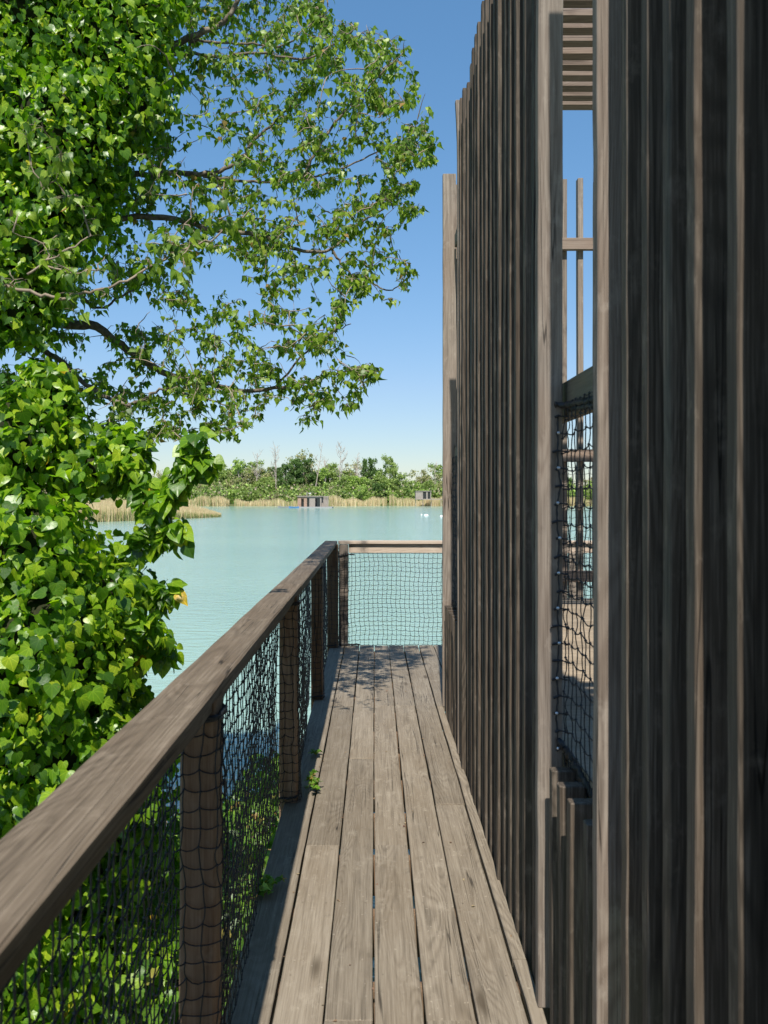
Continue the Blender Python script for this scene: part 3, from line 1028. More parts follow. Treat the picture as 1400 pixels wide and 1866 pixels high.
# ------------------------------------------------------------------ ivy masses
def blob_leaves(blobs, dens, size, lobed=.3, avoid=None, core=.80):
    """leaves over the surface of a union of ellipsoids, each (centre xyz, radii)"""
    C = np.array([b_[0] for b_ in blobs]); Rr = np.array([b_[1] for b_ in blobs])
    Ps, Ns = [], []
    for i in range(len(blobs)):
        area = 4 * math.pi * (Rr[i].prod()) ** (2 / 3)
        n = int(area * dens)
        d = rv(n); d /= np.linalg.norm(d, axis=1)[:, None]
        lump = 1 + .20 * np.sin(d[:, 0] * 8 + i) * np.sin(d[:, 2] * 10 + 2 * i) + .10 * np.sin(d[:, 1] * 15 + d[:, 2] * 13 + d[:, 0] * 9)
        rad = lump * (1 + np.where(RNG.random(n) < .16, RNG.uniform(0, .22, n), RNG.normal(-.06, .10, n)))
        P = C[i] + d * Rr[i] * rad[:, None]
        q = ((P[:, None] - C[None]) / Rr[None])
        dd = (q ** 2).sum(2)
        dd[:, i] = 9
        ok = dd.min(1) > .66
        Ps.append(P[ok]); Ns.append((d / Rr[i])[ok])
    P = np.concatenate(Ps); N = np.concatenate(Ns); N /= np.linalg.norm(N, axis=1)[:, None]
    if avoid is not None:
        ok = ~avoid(P); P = P[ok]; N = N[ok]
    n = len(P)
    D = np.array([0, 0, -.8]) + N * .3 + rv(n, .5)
    NN = N * .8 + np.array([0, -.1, .45]) + rv(n, .55)
    S = RNG.uniform(size * .5, size * 1.25, n)
    lob = RNG.random(n) < lobed
    a = leaves(T_IVY_LOBE, P[lob], D[lob], NN[lob], S[lob])
    b_ = leaves(T_IVY_ROUND, P[~lob], D[~lob], NN[~lob], S[~lob])
    return join([a, b_]), P, N


def core_mesh(blobs, scale, name, mat, parent):
    m = MB()
    for (c, r) in blobs:
        nu_, nv_ = 12, 8
        vs = []
        for j in range(nv_ + 1):
            th_ = math.pi * j / nv_
            for i in range(nu_):
                ph = 2 * math.pi * i / nu_
                s = scale * (1 + .12 * math.sin(3 * ph + 5 * th_))
                vs.append((c[0] + r[0] * s * math.sin(th_) * math.cos(ph), c[1] + r[1] * s * math.sin(th_) * math.sin(ph), c[2] + r[2] * s * math.cos(th_)))
        fs = []
        for j in range(nv_):
            for i in range(nu_):
                i2 = (i + 1) % nu_
                fs.append((j * nu_ + i, j * nu_ + i2, (j + 1) * nu_ + i2, (j + 1) * nu_ + i))
        m.add(vs, fs)
    return m.build(name, mat, parent, smooth=True)


def B(px, py, d, r, ry=None, rz=None):
    return (at(px, py, d), np.array([r, ry or r, rz or r]))


IVY_CORE = noisy('dark_ivy_core', [(0.3, (0.012, 0.018, 0.006)), (0.7, (0.035, 0.035, 0.014))], 20, bump=.01)  # for the dark solid cores added to block light inside the ivy
up_blobs = [B(30, 40, 5.1, .50), B(195, 85, 5.1, .34, .34, .38), B(90, 250, 5.0, .46), B(225, 190, 5.1, .26), B(35, 420, 4.9, .36), B(140, 355, 5.1, .25), B(30, 550, 4.9, .24), B(-150, 250, 5.1, .62),
            B(-200, 560, 5.0, .5), B(90, -160, 5.2, .6), B(250, -60, 5.2, .30), B(-120, -120, 5.2, .7), B(60, -420, 5.4, .6), B(255, 20, 5.1, .22), B(-160, 880, 5.0, .5), B(75, 470, 5.0, .2)]
ivy = empty('climbing_ivy', (-2.0, 5.1, -1.2))
tag(ivy, 'thick glossy ivy with yellow leaves climbing the poplar at the upper left', 'ivy')
(V, T), P, N = blob_leaves(up_blobs, 1150, .046, .25)
V, T = join([(V, T), blob_leaves([(c, r * .80) for c, r in up_blobs], 600, .052, .3)[0]])
tri_mesh('foliage', V, T, IVY, ivy)
core_mesh(up_blobs, .62, 'stems', IVY_CORE, ivy)  # lumpy filler blobs, added so light stops inside the foliage

low_blobs = [B(30, 800, 4.2, .30, .3, .26), B(170, 852, 4.3, .20, .25, .13), B(95, 745, 4.25, .14), B(75, 690, 4.25, .09), B(215, 835, 4.3, .12), B(45, 1000, 3.95, .32, .34, .27), B(180, 1088, 4.1, .22, .28, .19), B(205, 1082, 4.15, .12, .16, .13),
             B(60, 1180, 3.85, .42), B(165, 1200, 4.1, .20, .25, .19), B(185, 1190, 4.15, .10, .15, .11), B(100, 1350, 4.0, .42), B(150, 1310, 4.2, .24), B(-170, 930, 4.4, .5), B(-180, 1150, 4.2, .65), B(-100, 1400, 4.2, .6),
             B(0, 1500, 4.4, .6), B(140, 1650, 4.7, .42), B(250, 1590, 4.9, .26), B(60, 1740, 4.1, .36), B(-100, 1800, 3.6, .4), B(240, 1760, 4.4, .22), B(130, 1480, 4.6, .5), B(-250, 1600, 4.6, .8)]
bush = empty('ivy_bush', (-1.6, 4.2, -1.2))
tag(bush, 'large sunlit ivy bush bulging towards the railing at the lower left', 'bush')
(V1, T1), P, N = blob_leaves(low_blobs, 850, .053, .3)
V1, T1 = join([(V1, T1), blob_leaves([(c, r * .80) for c, r in low_blobs], 550, .060, .3)[0]])
# leafy shoots that stand clear of the mass
shoots = [[(215, 1010, 4.15), (262, 960, 4.15), (300, 915, 4.15), (328, 868, 4.15), (348, 825, 4.15), (362, 795, 4.15)],
          [(225, 830, 4.2), (250, 860, 4.2), (262, 900, 4.2), (272, 930, 4.2)],
          [(262, 1000, 4.15), (295, 985, 4.15), (318, 960, 4.15), (330, 985, 4.15)],
          [(240, 1090, 4.15), (285, 1085, 4.15), (308, 1075, 4.15), (300, 1100, 4.15)],
          [(200, 1215, 4.1), (240, 1195, 4.1), (275, 1185, 4.1), (300, 1190, 4.1), (302, 1175, 4.1)],
          [(140, 1180, 3.9), (210, 1160, 3.9), (262, 1140, 3.95), (290, 1150, 3.95)],
          [(40, 760, 4.2), (50, 720, 4.2), (75, 690, 4.2), (110, 685, 4.2)],
          [(150, 840, 4.3), (200, 790, 4.3), (245, 800, 4.3), (262, 840, 4.3)],
          [(300, 915, 4.15), (322, 880, 4.15), (362, 850, 4.15), (384, 838, 4.15)],
          [(190, 1270, 4.1), (235, 1258, 4.1), (262, 1262, 4.1)]]
sp, sd, sn, ss = [], [], [], []
for sh in shoots:
    m = MB()
    C = catmull([at(*p) for p in sh], 8)
    m.tube(C, np.linspace(.0045, .0018, len(C)), 5); m.build('shoot', TWIGR, bush, smooth=True)
    for c in C:
        for _ in range(5):
            o_ = RNG.normal(0, 1, 3); o_ /= np.linalg.norm(o_)
            sp.append(c + o_ * RNG.uniform(.015, .06)); sd.append(o_ * .6 + np.array([0, 0, -.55])); sn.append(RNG.normal(0, .4, 3) + np.array([-.1, -.5, .7])); ss.append(RNG.uniform(.03, .078))
a = leaves(T_IVY_ROUND, sp, sd, sn, ss)
V, T = join([(V1, T1), a])
tri_mesh('foliage', V, T, IVY, bush)
core_mesh(low_blobs, .62, 'stems', IVY_CORE, bush)  # the bush gets the same added light-blocking core

# ivy and weeds over the near bank
n = 15000
gx = RNG.uniform(-4.2, -.25, n); gy = RNG.uniform(.5, 9.8, n)
ok = gy < bank_edge(gx) - .15 + RNG.normal(0, .12, n)
gx, gy = gx[ok], gy[ok]
mound = .10 + .55 * np.exp(-((gx + 1.15) ** 2 / .45 + (gy - 4.7) ** 2 / 1.6)) + .35 * np.exp(-((gx + .95) ** 2 / .10 + (gy - 7.9) ** 2 / 1.1)) + .25 * np.abs(np.sin(gx * 4.1 + gy * 2.3)) * np.abs(np.sin(gy * 3.3))
mound = np.where(gx > -.5, mound * .35, mound)
gz = bank_h(gx, gy) + mound * np.power(RNG.random(len(gx)), .5) + .03
P = np.stack([gx, gy, gz], 1)
k = len(P)
D = np.array([0, -.3, -.35]) + rv(k, .5)
NN = np.array([0, -.35, .9]) + rv(k, .35)
V, T = leaves(T_IVY_LOBE, P, D, NN, RNG.uniform(.045, .095, k))
tag(tri_mesh('ground_ivy', V, T, IVYB), kind='stuff')
# dry stalks and grass among the ivy
n = 5000
gx = RNG.uniform(-3.6, -.45, n); gy = RNG.uniform(2.5, 9.9, n)
ok = (gy < bank_edge(gx) + .1) & (np.sin(gx * 2.7 + 1) * np.sin(gy * 1.9 + .5) > .05)
gx, gy = gx[ok], gy[ok]; n = len(gx)
g0 = np.stack([gx, gy, bank_h(gx, gy)], 1)
h = RNG.uniform(.15, .75, n)
tip = g0 + np.stack([RNG.normal(0, .2, n), RNG.normal(0, .2, n), h], 1)
side = np.stack([RNG.normal(0, 1, n), RNG.normal(0, 1, n), np.zeros(n)], 1)
side /= np.linalg.norm(side, axis=1)[:, None]
V = np.stack([g0 - side * .004, g0 + side * .004, tip], 1).reshape(-1, 3)
T = np.arange(n * 3).reshape(-1, 3)
tag(tri_mesh('dry_grass', V, T, STRAW, smooth=False), kind='stuff')


# small plants growing up through the deck edge
def sprig(name, label, loc, n_, spread, size, h_):
    e_ = empty(name, loc)
    tag(e_, label, 'plant')
    m = MB(); pp, dd, nn, s_ = [], [], [], []
    for k in range(n_):
        a = RNG.uniform(0, 6.28)
        end = np.array(loc) + np.array([math.cos(a) * spread[0] * RNG.uniform(.3, 1), math.sin(a) * spread[1] * RNG.uniform(.3, 1), h_ * RNG.uniform(.2, 1)])
        C = catmull([loc, (np.array(loc) + end) / 2 + np.array([0, 0, h_ * .4]), end], 4)
        m.tube(C, .0012, 4)
        for c in C[2:]:
            pp.append(c); o_ = RNG.normal(0, 1, 3); o_[2] = abs(o_[2]) * .2
            dd.append(o_); nn.append(np.array([0, 0, 1]) + RNG.normal(0, .35, 3)); s_.append(RNG.uniform(size * .6, size * 1.2))
    m.build('stems', TWIGR, e_)
    V, T = leaves(T_IVY_LOBE, pp, dd, nn, s_)
    tri_mesh('foliage', V, T, IVYB, e_)


sprig('ivy_sprig', 'low dark ivy sprig creeping over the shaded deck edge nearest the viewer', (-.42, 3.35, .004), 15, (.12, .15), .030, .05)
sprig('green_weed', 'small bright green weed beside the foot of the second post', (-.315, 4.55, .004), 12, (.04, .15), .024, .08)
sprig('green_weed', 'tiny green weed on the shaded deck edge just past the second post', (-.34, 5.15, .004), 5, (.04, .06), .022, .04)


# crumbs of leaf and bark caught on the boards
n = 90
cx_ = RNG.choice(np.array(edges[1:6]), n) + RNG.normal(-.004, .006, n)
cx_[60:] = RNG.uniform(-.33, .48, 30)
cy_ = RNG.uniform(2.2, 8.8, n)
P = np.stack([cx_, cy_, np.full(n, .004)], 1)
D = rv(n); D[:, 2] *= .15
V, T = leaves(T_POP, P, D, np.array([0, 0, 1]) + rv(n, .3), RNG.uniform(.006, .016, n))
tag(tri_mesh('leaf_litter', V, T, STRAW), kind='stuff')


# ------------------------------------------------------------------ far shore
def quads_cloud(C, S, squash=1.0):
    n = len(C)
    a = rv(n); a /= np.linalg.norm(a, axis=1)[:, None]
    b_ = np.cross(a, rv(n)); b_ /= np.linalg.norm(b_, axis=1)[:, None]
    S = np.asarray(S)[:, None]
    v0 = C + a * S; v1 = C + b_ * S * .7; v2 = C - a * S * RNG.uniform(.5, 1, (n, 1)); v3 = C - b_ * S * .7
    V = np.stack([v0, v1, v2, v3], 1).reshape(-1, 3)
    i = np.arange(n) * 4
    T = np.concatenate([np.stack([i, i + 1, i + 2], 1), np.stack([i, i + 2, i + 3], 1)])
    return V, T


m = MB()          # land of the far shore
V = []
sx = np.linspace(-260, 200, 60)
prof = [(0, -2.2), (3, -1.4), (14, -.6), (60, 3.5), (140, 5.0), (900, 6.0)]
shore = lambda x: 268 + 5 * np.sin(x * .05) + 3 * np.sin(x * .17 + 1)
for x in sx:
    for (dy, z) in prof:
        V.append((x, shore(x) + dy, z))
k = len(prof)
m.add(V, [(i * k + j, (i + 1) * k + j, (i + 1) * k + j + 1, i * k + j + 1) for i in range(len(sx) - 1) for j in range(k - 1)])
tag(m.build('far_shore', SHORE), kind='structure')


def tree_meshes(h, wdt, mat, nclump, dens, leafs, shape='round', trunk_mat=DEADB):
    """crown mesh data and trunk mesh data about the origin"""
    cs = []
    for _ in range(nclump):
        if shape == 'round':
            z = RNG.uniform(.22, .93)
            rr = wdt * math.sqrt(max(.05, 1 - ((z - .55) / .48) ** 2))
        elif shape == 'column':
            z = RNG.uniform(.12, .97); rr = wdt * (.55 + .45 * (1 - z))
        elif shape == 'low':
            z = RNG.uniform(.05, .85); rr = wdt * math.sqrt(max(.05, 1 - z * z))
        a = RNG.uniform(0, 6.28); q = rr * math.sqrt(RNG.random())
        cs.append((math.cos(a) * q, math.sin(a) * q, z * h))
    P = []
    for c in cs:
        rad = RNG.uniform(.10, .2) * max(wdt, h * .3) * 1.3
        P.append(np.array(c) + rv(dens) * rad * np.array([.55, .55, .42]))
    P = np.concatenate(P)
    P = P[P[:, 2] > .1]
    V, T = quads_cloud(P, RNG.uniform(leafs * .6, leafs * 1.3, len(P)))
    m = MB()
    lean = RNG.normal(0, .03, 2) * h
    m.tube([(0, 0, -1), (lean[0] * .3, lean[1] * .3, h * .4), (lean[0], lean[1], h * .85)], [.02 * h, .013 * h, .004 * h], 6)
    for c in cs[::3]:
        m.tube([(lean[0] * .4, lean[1] * .4, min(c[2] * .75, h * .7)), c], [.006 * h, .0025 * h], 4)
    return V, T, m


def make_tree(name, label, loc, V, T, m, mat, trunk_mat=DEADB, group=None):
    r = empty(name, loc)
    tag(r, label, 'tree', group)
    o1 = tri_mesh('crown', V + np.array(loc), T, mat, r, smooth=False)
    m2 = MB(); m2.add(np.concatenate(m.v) + np.array(loc), m.f)
    o2 = m2.build('trunk', trunk_mat, r)
    return r, [o1, o2]


def dup(r, kids, loc, sc_, rz, label=None, group=None, mat=None, cat=None):
    c = r.copy(); COL.objects.link(c); c.location = loc; c.scale = (sc_[0], sc_[0], sc_[1]); c.rotation_euler = (0, 0, rz)
    if label: c['label'] = label
    if group: c['group'] = group
    elif 'group' in c: del c['group']
    ks = []
    for k_ in kids:
        q = k_.copy(); COL.objects.link(q); q.parent = c; ks.append(q)
    return c, ks


def base(px, d, dz=0):
    x = (px - CX) / F * d
    dy = d - float(shore(x))
    z = np.interp(dy, [p[0] for p in prof], [p[1] for p in prof])
    return (x, d, float(z) - .3 + dz)


def hh(py, d, z0):
    return EYE + (HY - py) / F * d - z0


KINDS = {}
specs = {
    'mid': (12, 5.0, FAR_MID, 52, 70, .34, 'round'),
    'dark': (13, 4.2, FAR_DARK, 54, 70, .34, 'round'),
    'bright': (10, 4.6, FAR_BRIGHT, 46, 70, .32, 'low'),
    'olive': (11, 4.6, FAR_OLIVE, 34, 50, .28, 'round'),
    'column': (13, 2.2, FAR_BRIGHT, 26, 45, .38, 'column'),
    'grey': (9, 4.5, FAR_GREY, 26, 40, .26, 'low'),
}
LAB = {
    'mid': 'rounded mid green broadleaf tree in the wood on the far shore',
    'dark': 'dense dark green tree in the wood on the far shore',
    'bright': 'low bright green bushy tree near the waterline of the far shore',
    'olive': 'thin olive brown tree just coming into leaf on the far shore',
    'column': 'slim tree trunk wrapped in bright ivy on the far shore',
    'grey': 'grey brown leafless thicket tree on the far shore',
}
NAMES = {'mid': 'broadleaf_tree', 'dark': 'dark_tree', 'bright': 'bushy_tree', 'olive': 'olive_tree', 'column': 'ivy_clad_tree', 'grey': 'thicket_tree'}
NAMES['olive'] = 'budding_tree'
for kd, s in specs.items():
    KINDS[kd] = (s, tree_meshes(*s))
first = {}


def far_tree(kd, px, d, top, label=None, widen=1.0):
    s, (V, T, m) = KINDS[kd]
    loc = base(px, d)
    H = hh(top, d, loc[2])
    g = None if label else LAB[kd].split(' on the')[0] + 's'
    if kd not in first:
        r, kids = make_tree(NAMES[kd], label or LAB[kd], loc, V, T, m, s[2], group=g)
        first[kd] = (r, kids)
        r.scale = (H / s[0] * widen, H / s[0] * widen, H / s[0])
        return r
    r, kids = first[kd]
    c, _ = dup(r, kids, loc, (H / s[0] * widen, H / s[0]), RNG.uniform(0, 6.28), label or LAB[kd], g)
    return c


# skyline trees that can be told apart
SK = [('dark', 522, 285, 842, None, .8), ('olive', 476, 292, 846, None, 1), ('column', 435, 285, 834, 'pair of ivy wrapped stems poking above the left end of the far wood', .9),
      ('dark', 552, 288, 832, 'tallest dark green tree of the far wood, above the floating cabin', 1.05), ('olive', 549, 293, 818, 'sparse brown topped tree behind the tallest dark tree', .8),
      ('mid', 600, 292, 842, None, 1), ('column', 592, 284, 850, 'bright ivy wrapped trunk right of the tallest dark tree', 1.0), ('olive', 648, 296, 838, None, 1),
      ('dark', 676, 290, 831, 'dark open crowned tree left of the tall feathery tree', .62), ('mid', 710, 287, 828, 'tall feathery green tree with a rounded head, right of the bare trunks', .55),
      ('mid', 732, 285, 861, None, 1), ('olive', 768, 296, 850, 'reddish brown topped tree above the grey cabin', 1.0), ('mid', 800, 300, 844, 'pale green tree at the right end of the wood beside the slatted wall', 1.0),
      ('mid', 460, 296, 838, None, 1), ('olive', 440, 290, 846, None, 1), ('mid', 400, 296, 842, None, 1), ('olive', 360, 288, 846, None, 1), ('dark', 505, 300, 848, None, 1)]
for kd, px, d, top, lab, wd in SK:
    far_tree(kd, px, d, top, lab, wd)
px = -420
while px < 1750:
    for row in range(3):
        if RNG.random() < .12: continue
        d = (278, 287, 298)[row] + RNG.uniform(-3, 3)
        p_ = px + RNG.uniform(-12, 12)
        sky_top = float(np.interp(p_, [-400, 250, 340, 430, 470, 520, 560, 620, 690, 715, 745, 765, 810, 900, 1000, 1100, 1700], [830, 840, 850, 850, 852, 852, 845, 848, 846, 858, 868, 856, 850, 835, 852, 850, 840]))
        top = sky_top + (34, 17, 6)[row] + RNG.uniform(-4, 6)
        kd = random.choices(['mid', 'dark', 'bright', 'olive', 'grey'], [(3, 1, 6, 1, 2), (4, 2, 3, 2, 2.5), (4, 2, 1, 4, 2)][row])[0]
        far_tree(kd, p_, d, top, None, RNG.uniform(.9, 1.25))
    px += 27


def bare_tree(name, label, px, d, top, lean=0, dense=1):
    loc = np.array(base(px, d))
    H = hh(top, d, loc[2])
    e_ = empty(name, tuple(loc)); tag(e_, label, 'tree')
    m = MB(); br = MB()
    tip = loc + np.array([lean * H, 0, H])
    C = catmull([loc, loc + (tip - loc) * .5 + np.array([RNG.normal(0, .3), 0, 0]), tip], 5)
    m.tube(C, np.linspace(.20, .06, len(C)), 6)
    for k in range(int(20 * dense)):
        t_ = RNG.uniform(.4, .97)
        p0 = loc + (tip - loc) * t_
        L_ = H * RNG.uniform(.10, .26) * (1.25 - t_ * .6)
        a = RNG.uniform(0, 6.28)
        p1 = p0 + np.array([math.cos(a) * L_ * .6, math.sin(a) * L_ * .4, L_ * .85])
        br.tube(catmull([p0, (p0 + p1) / 2 + RNG.normal(0, .2, 3) - np.array([0, 0, .1 * L_]), p1], 3), np.linspace(.08, .04, 7), 4)
        for _ in range(3):
            q = p0 + (p1 - p0) * RNG.uniform(.4, 1)
            br.tube([q, q + np.array([RNG.normal(0, .35), RNG.normal(0, .3), .7]) * L_ * .5], [.04, .025], 3)
    m.build('trunk', DEADB, e_); br.build('branches', DEADB, e_)


bare_tree('bare_tree', 'pale leafless tree with a fan of twigs, left of the tallest dark tree', 502, 284, 818)
bare_tree('bare_tree', 'bare forked tree with pale branches, right of the floating cabin', 622, 284, 812)
bare_tree('bare_tree', 'slanting dead trunk poking out above the tallest dark tree', 571, 284, 808, .16, .3)
bare_tree('bare_tree', 'thin leafless tree, leftmost of the bare ones on the far skyline', 470, 286, 826, 0, .6)
bare_tree('bare_tree', 'slim bare stems just left of the bare forked tree', 592, 286, 832, 0, .6)
bare_tree('bare_tree', 'pale bare twiggy tree between the forked tree and the feathery tree', 652, 286, 828, 0, .8)
bare_tree('bare_tree', 'thin upright bare stem above the grey cabin', 793, 286, 846, 0, .3)

# brush that fills the wood below the crowns
n = 42000
x = RNG.uniform(-190, 190, n)
dy = RNG.uniform(6, 30, n)
lump = .5 + .5 * np.sin(x * .8 + 2 * np.sin(x * .23)) * np.sin(dy * .35 + x * .3)
z = -1.3 + RNG.random(n) ** .6 * (1.8 + dy * .16 + 3.0 * lump)
P = np.stack([x, shore(x) + dy, z], 1)
sel = RNG.random(n)
for nm, mt, lo, hi in (('green_brush', FAR_MID, 0, .5), ('dark_brush', FAR_DARK, .5, .65), ('bright_brush', FAR_BRIGHT, .65, .85), ('dry_brush', FAR_GREY, .85, 1)):
    q = (np.sin(x * .31 + dy * .2 + 5 * lo) * .25 + sel)
    k = (sel >= lo) & (sel < hi)
    V, T = quads_cloud(P[k], RNG.uniform(.3, .6, k.sum()))
    tag(tri_mesh(nm, V, T, mt, smooth=False), kind='stuff')


def reeds(name, X, Y, Hh, mat, wd=.10, z0=WATER - .05, lean=.12):
    n = len(X)
    b0 = np.stack([X, Y, np.full(n, z0) if np.isscalar(z0) else z0], 1)
    a = RNG.uniform(0, 3.14, n)
    side = np.stack([np.cos(a), np.sin(a) * .4, np.zeros(n)], 1) * wd * .5
    tip = b0 + np.stack([RNG.normal(0, lean, n) * Hh, RNG.normal(0, lean, n) * Hh, Hh], 1)
    mid = (b0 + tip) / 2 + np.stack([RNG.normal(0, .03, n) * Hh, np.zeros(n), .05 * Hh], 1)
    V = np.stack([b0 - side, b0 + side, mid + side * .9, mid - side * .9, tip + side * .25, tip - side * .25], 1).reshape(-1, 3)
    i = np.arange(n) * 6
    T = np.concatenate([np.stack([i, i + 1, i + 2], 1), np.stack([i, i + 2, i + 3], 1), np.stack([i + 3, i + 2, i + 4], 1), np.stack([i + 3, i + 4, i + 5], 1)])
    return tag(tri_mesh(name, V, T, mat, smooth=False), kind='stuff')


n = 34000
x = RNG.uniform(-150, 150, n)
pxx = CX + x / 268 * F
hgt = 2.6 + .5 * np.sin(x * .35) + .35 * np.sin(x * 1.1 + 2)
gap = (np.abs(pxx - 708) < 3) | ((pxx > 462) & (pxx < 545) & (RNG.random(n) < .55)) | ((pxx > 420) & (pxx < 432))
hgt = np.where((pxx > 440) & (pxx < 548), hgt * .75, hgt)
ok = ~gap
dy = RNG.uniform(-1.5, 3.5, n)
gsel = RNG.random(n) < (.10 + .25 * (np.sin(x * .21) > .6))
for nm, kk, mt in (('far_reeds', ok & ~gsel, REED), ('green_reeds', ok & gsel, REEDG)):
    reeds(nm, x[kk], (shore(x) + dy)[kk], (hgt * RNG.uniform(.7, 1.08, n))[kk], mt, .13, WATER - .05, .07)

# the reed spit reaching out from the left
spit_x = np.array([-120, -70, -45, -30, -25.0])
spit_tip = (395 - CX) / F * 129
n = 52000
u = RNG.random(n) ** .8
v_ = RNG.random(n)
sx_ = -95 + u * (spit_tip + 95)
yfront = np.interp(sx_, [-95, -62, -40, -30, spit_tip], [78, 88, 98, 112, 131])
yback = np.interp(sx_, [-95, -30, spit_tip], [150, 143, 133])
sy = yfront + v_ ** 1.3 * (yback - yfront)
hs = 2.5 * np.interp(sx_, [-95, -42, -30, spit_tip - 2.5, spit_tip], [1.0, 1.05, .85, .5, .25]) * RNG.uniform(.82, 1.05, n)
sx_ = sx_[:len(hs)]
gsel = (sy - yfront < 1.2) & (RNG.random(n) < .55)
reeds('reed_spit', sx_[~gsel], sy[~gsel], hs[~gsel], REED, .05, WATER - .03, .07)
reeds('green_reed_fringe', sx_[gsel], sy[gsel], hs[gsel] * .7, REEDG, .08, WATER - .03, .10)
m = MB()
sxx = np.linspace(-95, spit_tip - 1, 20)
yf = np.interp(sxx, [-95, -62, -40, -30, spit_tip], [78, 88, 98, 112, 131]) + .4
yb = np.interp(sxx, [-95, -30, spit_tip], [150, 143, 133]) - .2
V = []
for a, b_, c in zip(sxx, yf, yb): V += [(a, b_, WATER + .05), (a, c, WATER + .05)]
m.add(V, [(2 * i, 2 * i + 2, 2 * i + 3, 2 * i + 1) for i in range(19)])
tag(m.build('spit_ground', SHORE), kind='structure')


# ------------------------------------------------------------------ cabins, boats, buoys
def P2(px, d): return (px - CX) / F * d


DC = 228.0
c0, c1, c2 = P2(543, DC), P2(566, DC), P2(599, DC)
cab = empty('floating_cabin', (P2(570, DC), DC, WATER))
tag(cab, 'flat roofed brown timber cabin floating on a pontoon by the far reeds', 'cabin')
m = MB(); m.box(P2(540, DC), P2(606, DC), DC - 1.6, DC + 5, WATER - .2, WATER + .32); m.build('pontoon', METAL, cab)
zb, zt = WATER + .323, WATER + 2.95
m = MB()      # brown end block with two openings, grey middle, wide doorway on the right
def wallf(m, x0, x1, z0, z1, y=DC): m.box(x0, x1, y, y + .12, z0, z1)
wallf(m, P2(542.5, DC), P2(549, DC), zb, zt)
wallf(m, P2(554, DC), P2(559.5, DC), zb, zt)
wallf(m, P2(549, DC) + .002, P2(554, DC) - .002, zt - .5, zt)
m.box(P2(542.5, DC), P2(542.5, DC) + .12, DC + .123, DC + 4, zb, zt)
m.build('brown_wall', HUTW, cab)
m = MB()
wallf(m, P2(564, DC), P2(574.5, DC), zb, zt)
wallf(m, P2(583.5, DC), P2(586, DC), zb, zt)
wallf(m, P2(559.5, DC) + .002, P2(564, DC) - .002, zt - .35, zt)
wallf(m, P2(574.5, DC) + .002, P2(583.5, DC) - .002, zt - .4, zt)
m.box(P2(586, DC) + .003, P2(598, DC), DC + .5, DC + .6, zb, zb + 1.0)
m.box(P2(543, DC), P2(597, DC), DC + 3.9, DC + 4.0, zb, zt)
for px in (589, 592, 595, 598):
    m.box(P2(px, DC), P2(px, DC) + .12, DC + .3, DC + .42, zb, zt - .05)
m.build('grey_wall', HUTG, cab)
m = MB(); m.box(P2(541.5, DC), P2(588, DC), DC - .35, DC + 4.2, zt + .003, zt + .2); m.box(P2(588, DC) + .01, P2(599, DC), DC - .3, DC + .1, zt + .0, zt + .12); cab_roof = m.build('roof', HUTG, cab)
m = MB(); m.box(P2(559.6, DC), P2(563.9, DC), DC + .13, DC + .18, zb, zt - .352); m.build('door', DARKG, cab)
m = MB(); m.box(P2(578, DC), P2(583.4, DC), DC + .13, DC + .18, zb, zt - .402); m.build('glass_door', DARKG, cab)
m = MB(); m.box(P2(549.2, DC), P2(553.8, DC), DC + .6, DC + .7, zb, zt - .55); m.build('window', DARKG, cab)
m = MB(); m.tube([(P2(558.5, DC), DC + 2, zt + .2), (P2(558.5, DC), DC + 2, zt + 1.1)], .09, 8); m.build('chimney', METAL, cab_roof)
m = MB(); m.tube([(P2(564, DC), DC + 2, zt + .2), (P2(564, DC), DC + 2, zt + .8)], .04, 6); m.tube([(P2(564, DC) - .35, DC + 2, zt + .8), (P2(564, DC) + .35, DC + 2, zt + .9)], .10, 6); m.build('roof_vent', WHITE, cab_roof)

gc_d = 262.0
gc = empty('grey_cabin', (P2(772, gc_d), gc_d, WATER))
tag(gc, 'small grey timber cabin on stilts above the reeds at the right of the far shore', 'cabin')
z0_, z1_ = EYE + (HY - 909) / F * gc_d, EYE + (HY - 895.5) / F * gc_d
m = MB()
for (a, b_) in ((757.5, 771), (777, 779.5), (784.5, 786)):
    m.box(P2(a, gc_d), P2(b_, gc_d), gc_d, gc_d + .15, z0_, z1_)
m.box(P2(757.5, gc_d), P2(786, gc_d), gc_d + 3.5, gc_d + 3.6, z0_, z1_)
m.build('wall', HUTG, gc)
m = MB(); m.box(P2(757, gc_d), P2(786.5, gc_d), gc_d - .2, gc_d + 3.8, z1_ + .002, z1_ + .18); m.build('roof', HUTG, gc)
m = MB(); m.box(P2(757, gc_d), P2(806, gc_d), gc_d - .8, gc_d + 3.8, z0_ - .22, z0_ - .003); m.build('floor', HUTG, gc)
m = MB(); m.box(P2(771.2, gc_d), P2(776.8, gc_d), gc_d + .2, gc_d + .25, z0_, z1_ - .1); m.box(P2(779.7, gc_d), P2(784.3, gc_d), gc_d + .2, gc_d + .25, z0_, z1_ - .1); m.build('window', DARKG, gc)
m = MB()
for px in (758, 771, 786, 804):
    m.box(P2(px, gc_d) - .1, P2(px, gc_d) + .1, gc_d, gc_d + .2, WATER - 1, z0_ - .222)
m.build('stilts', HUTG, gc)


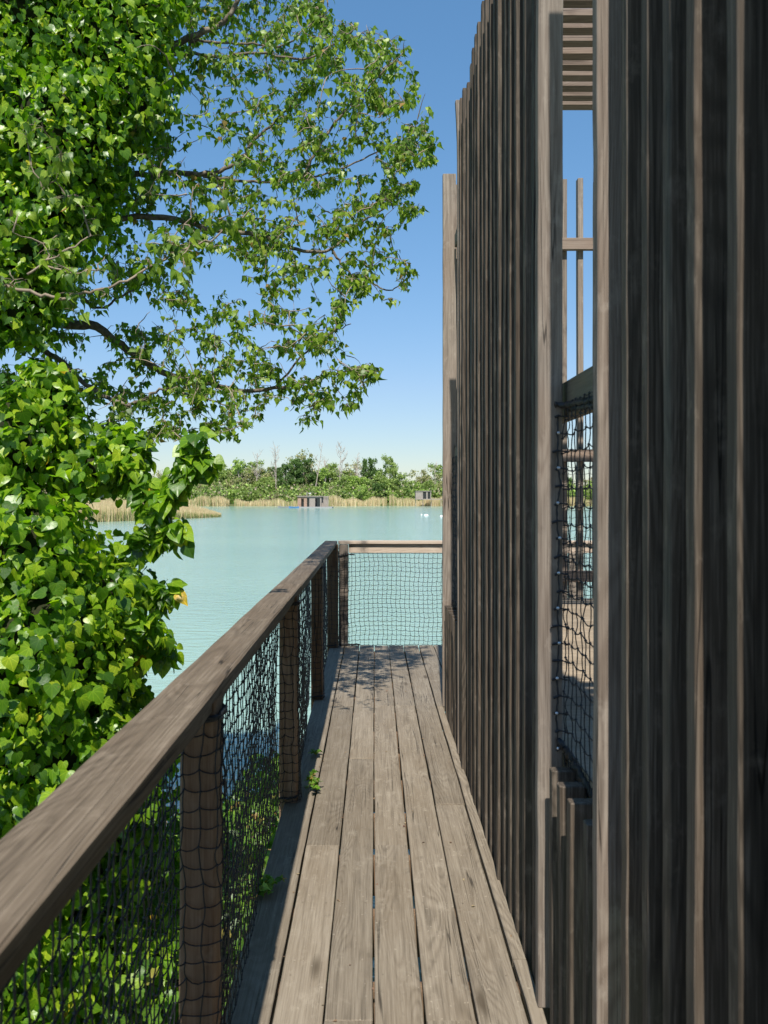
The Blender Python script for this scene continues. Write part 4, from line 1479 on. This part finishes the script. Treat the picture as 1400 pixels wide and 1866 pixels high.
def dinghy(label, px, d, L_, mat, name='rowing_boat'):
    x0 = P2(px, d)
    e_ = empty(name, (x0, d, WATER)); tag(e_, label, 'boat')
    m = MB()
    secs = []
    for t_ in np.linspace(0, 1, 7):
        wv = .62 * math.sin(math.pi * min(1, t_ * .85 + .15)) ** .6 + .02
        xx = x0 - L_ / 2 + L_ * t_
        sheer = .34 + .12 * (2 * t_ - 1) ** 2
        secs.append([(xx, d - wv, WATER + sheer), (xx, d - wv * .7, WATER - .05), (xx, d + wv * .7, WATER - .05), (xx, d + wv, WATER + sheer), (xx, d + wv * .8, WATER + sheer - .02), (xx, d + wv * .5, WATER + .08), (xx, d - wv * .5, WATER + .08), (xx, d - wv * .8, WATER + sheer - .02)])
    V = [p for s in secs for p in s]
    fs = [(i * 8 + j, i * 8 + (j + 1) % 8, (i + 1) * 8 + (j + 1) % 8, (i + 1) * 8 + j) for i in range(6) for j in range(8)]
    fs += [tuple(range(8)), tuple(48 + j for j in range(8))]
    m.add(V, fs); m.build('hull', mat, e_)
    m = MB(); m.box(x0 - .15, x0 + .15, d - .5, d + .5, WATER + .26, WATER + .30); m.build('seat', HUTG, e_)


dinghy('small blue boat moored left of the floating cabin', 536, 226, 2.6, BLUE)
dinghy('grey flat boat moored furthest left of the floating cabin', 517, 231, 3.0, METAL)
m = MB(); m.box(P2(508, 234), P2(541, 234), 233, 234.2, WATER - .1, WATER + .22)
for px in (511, 520, 530): m.box(P2(px, 234), P2(px, 234) + .12, 234.25, 234.37, WATER - .5, WATER + 1.0)
tag(m.build('jetty', HUTG), 'low grey jetty leading left from the floating cabin', 'jetty')


def buoy(label, px, py, L_):
    d = (EYE - WATER) * F / (py - HY)
    m = MB()
    ts = np.linspace(-1, 1, 7)
    m.tube([(P2(px, d) + t_ * L_ / 2, d, WATER + .05 + .03 * math.cos(t_)) for t_ in ts], [.05, .15, .18, .19, .18, .14, .05], 8)
    o = m.build('buoy', WHITE, smooth=True)
    tag(o, label, 'buoy', None)


buoy('long white float on the water, right of the small round one', 777, 940, .75)
buoy('tiny round white float on the water, leftmost of the three', 768.5, 939.5, .24)
buoy('white float on the water right beside the slatted wall', 805, 942, .5)
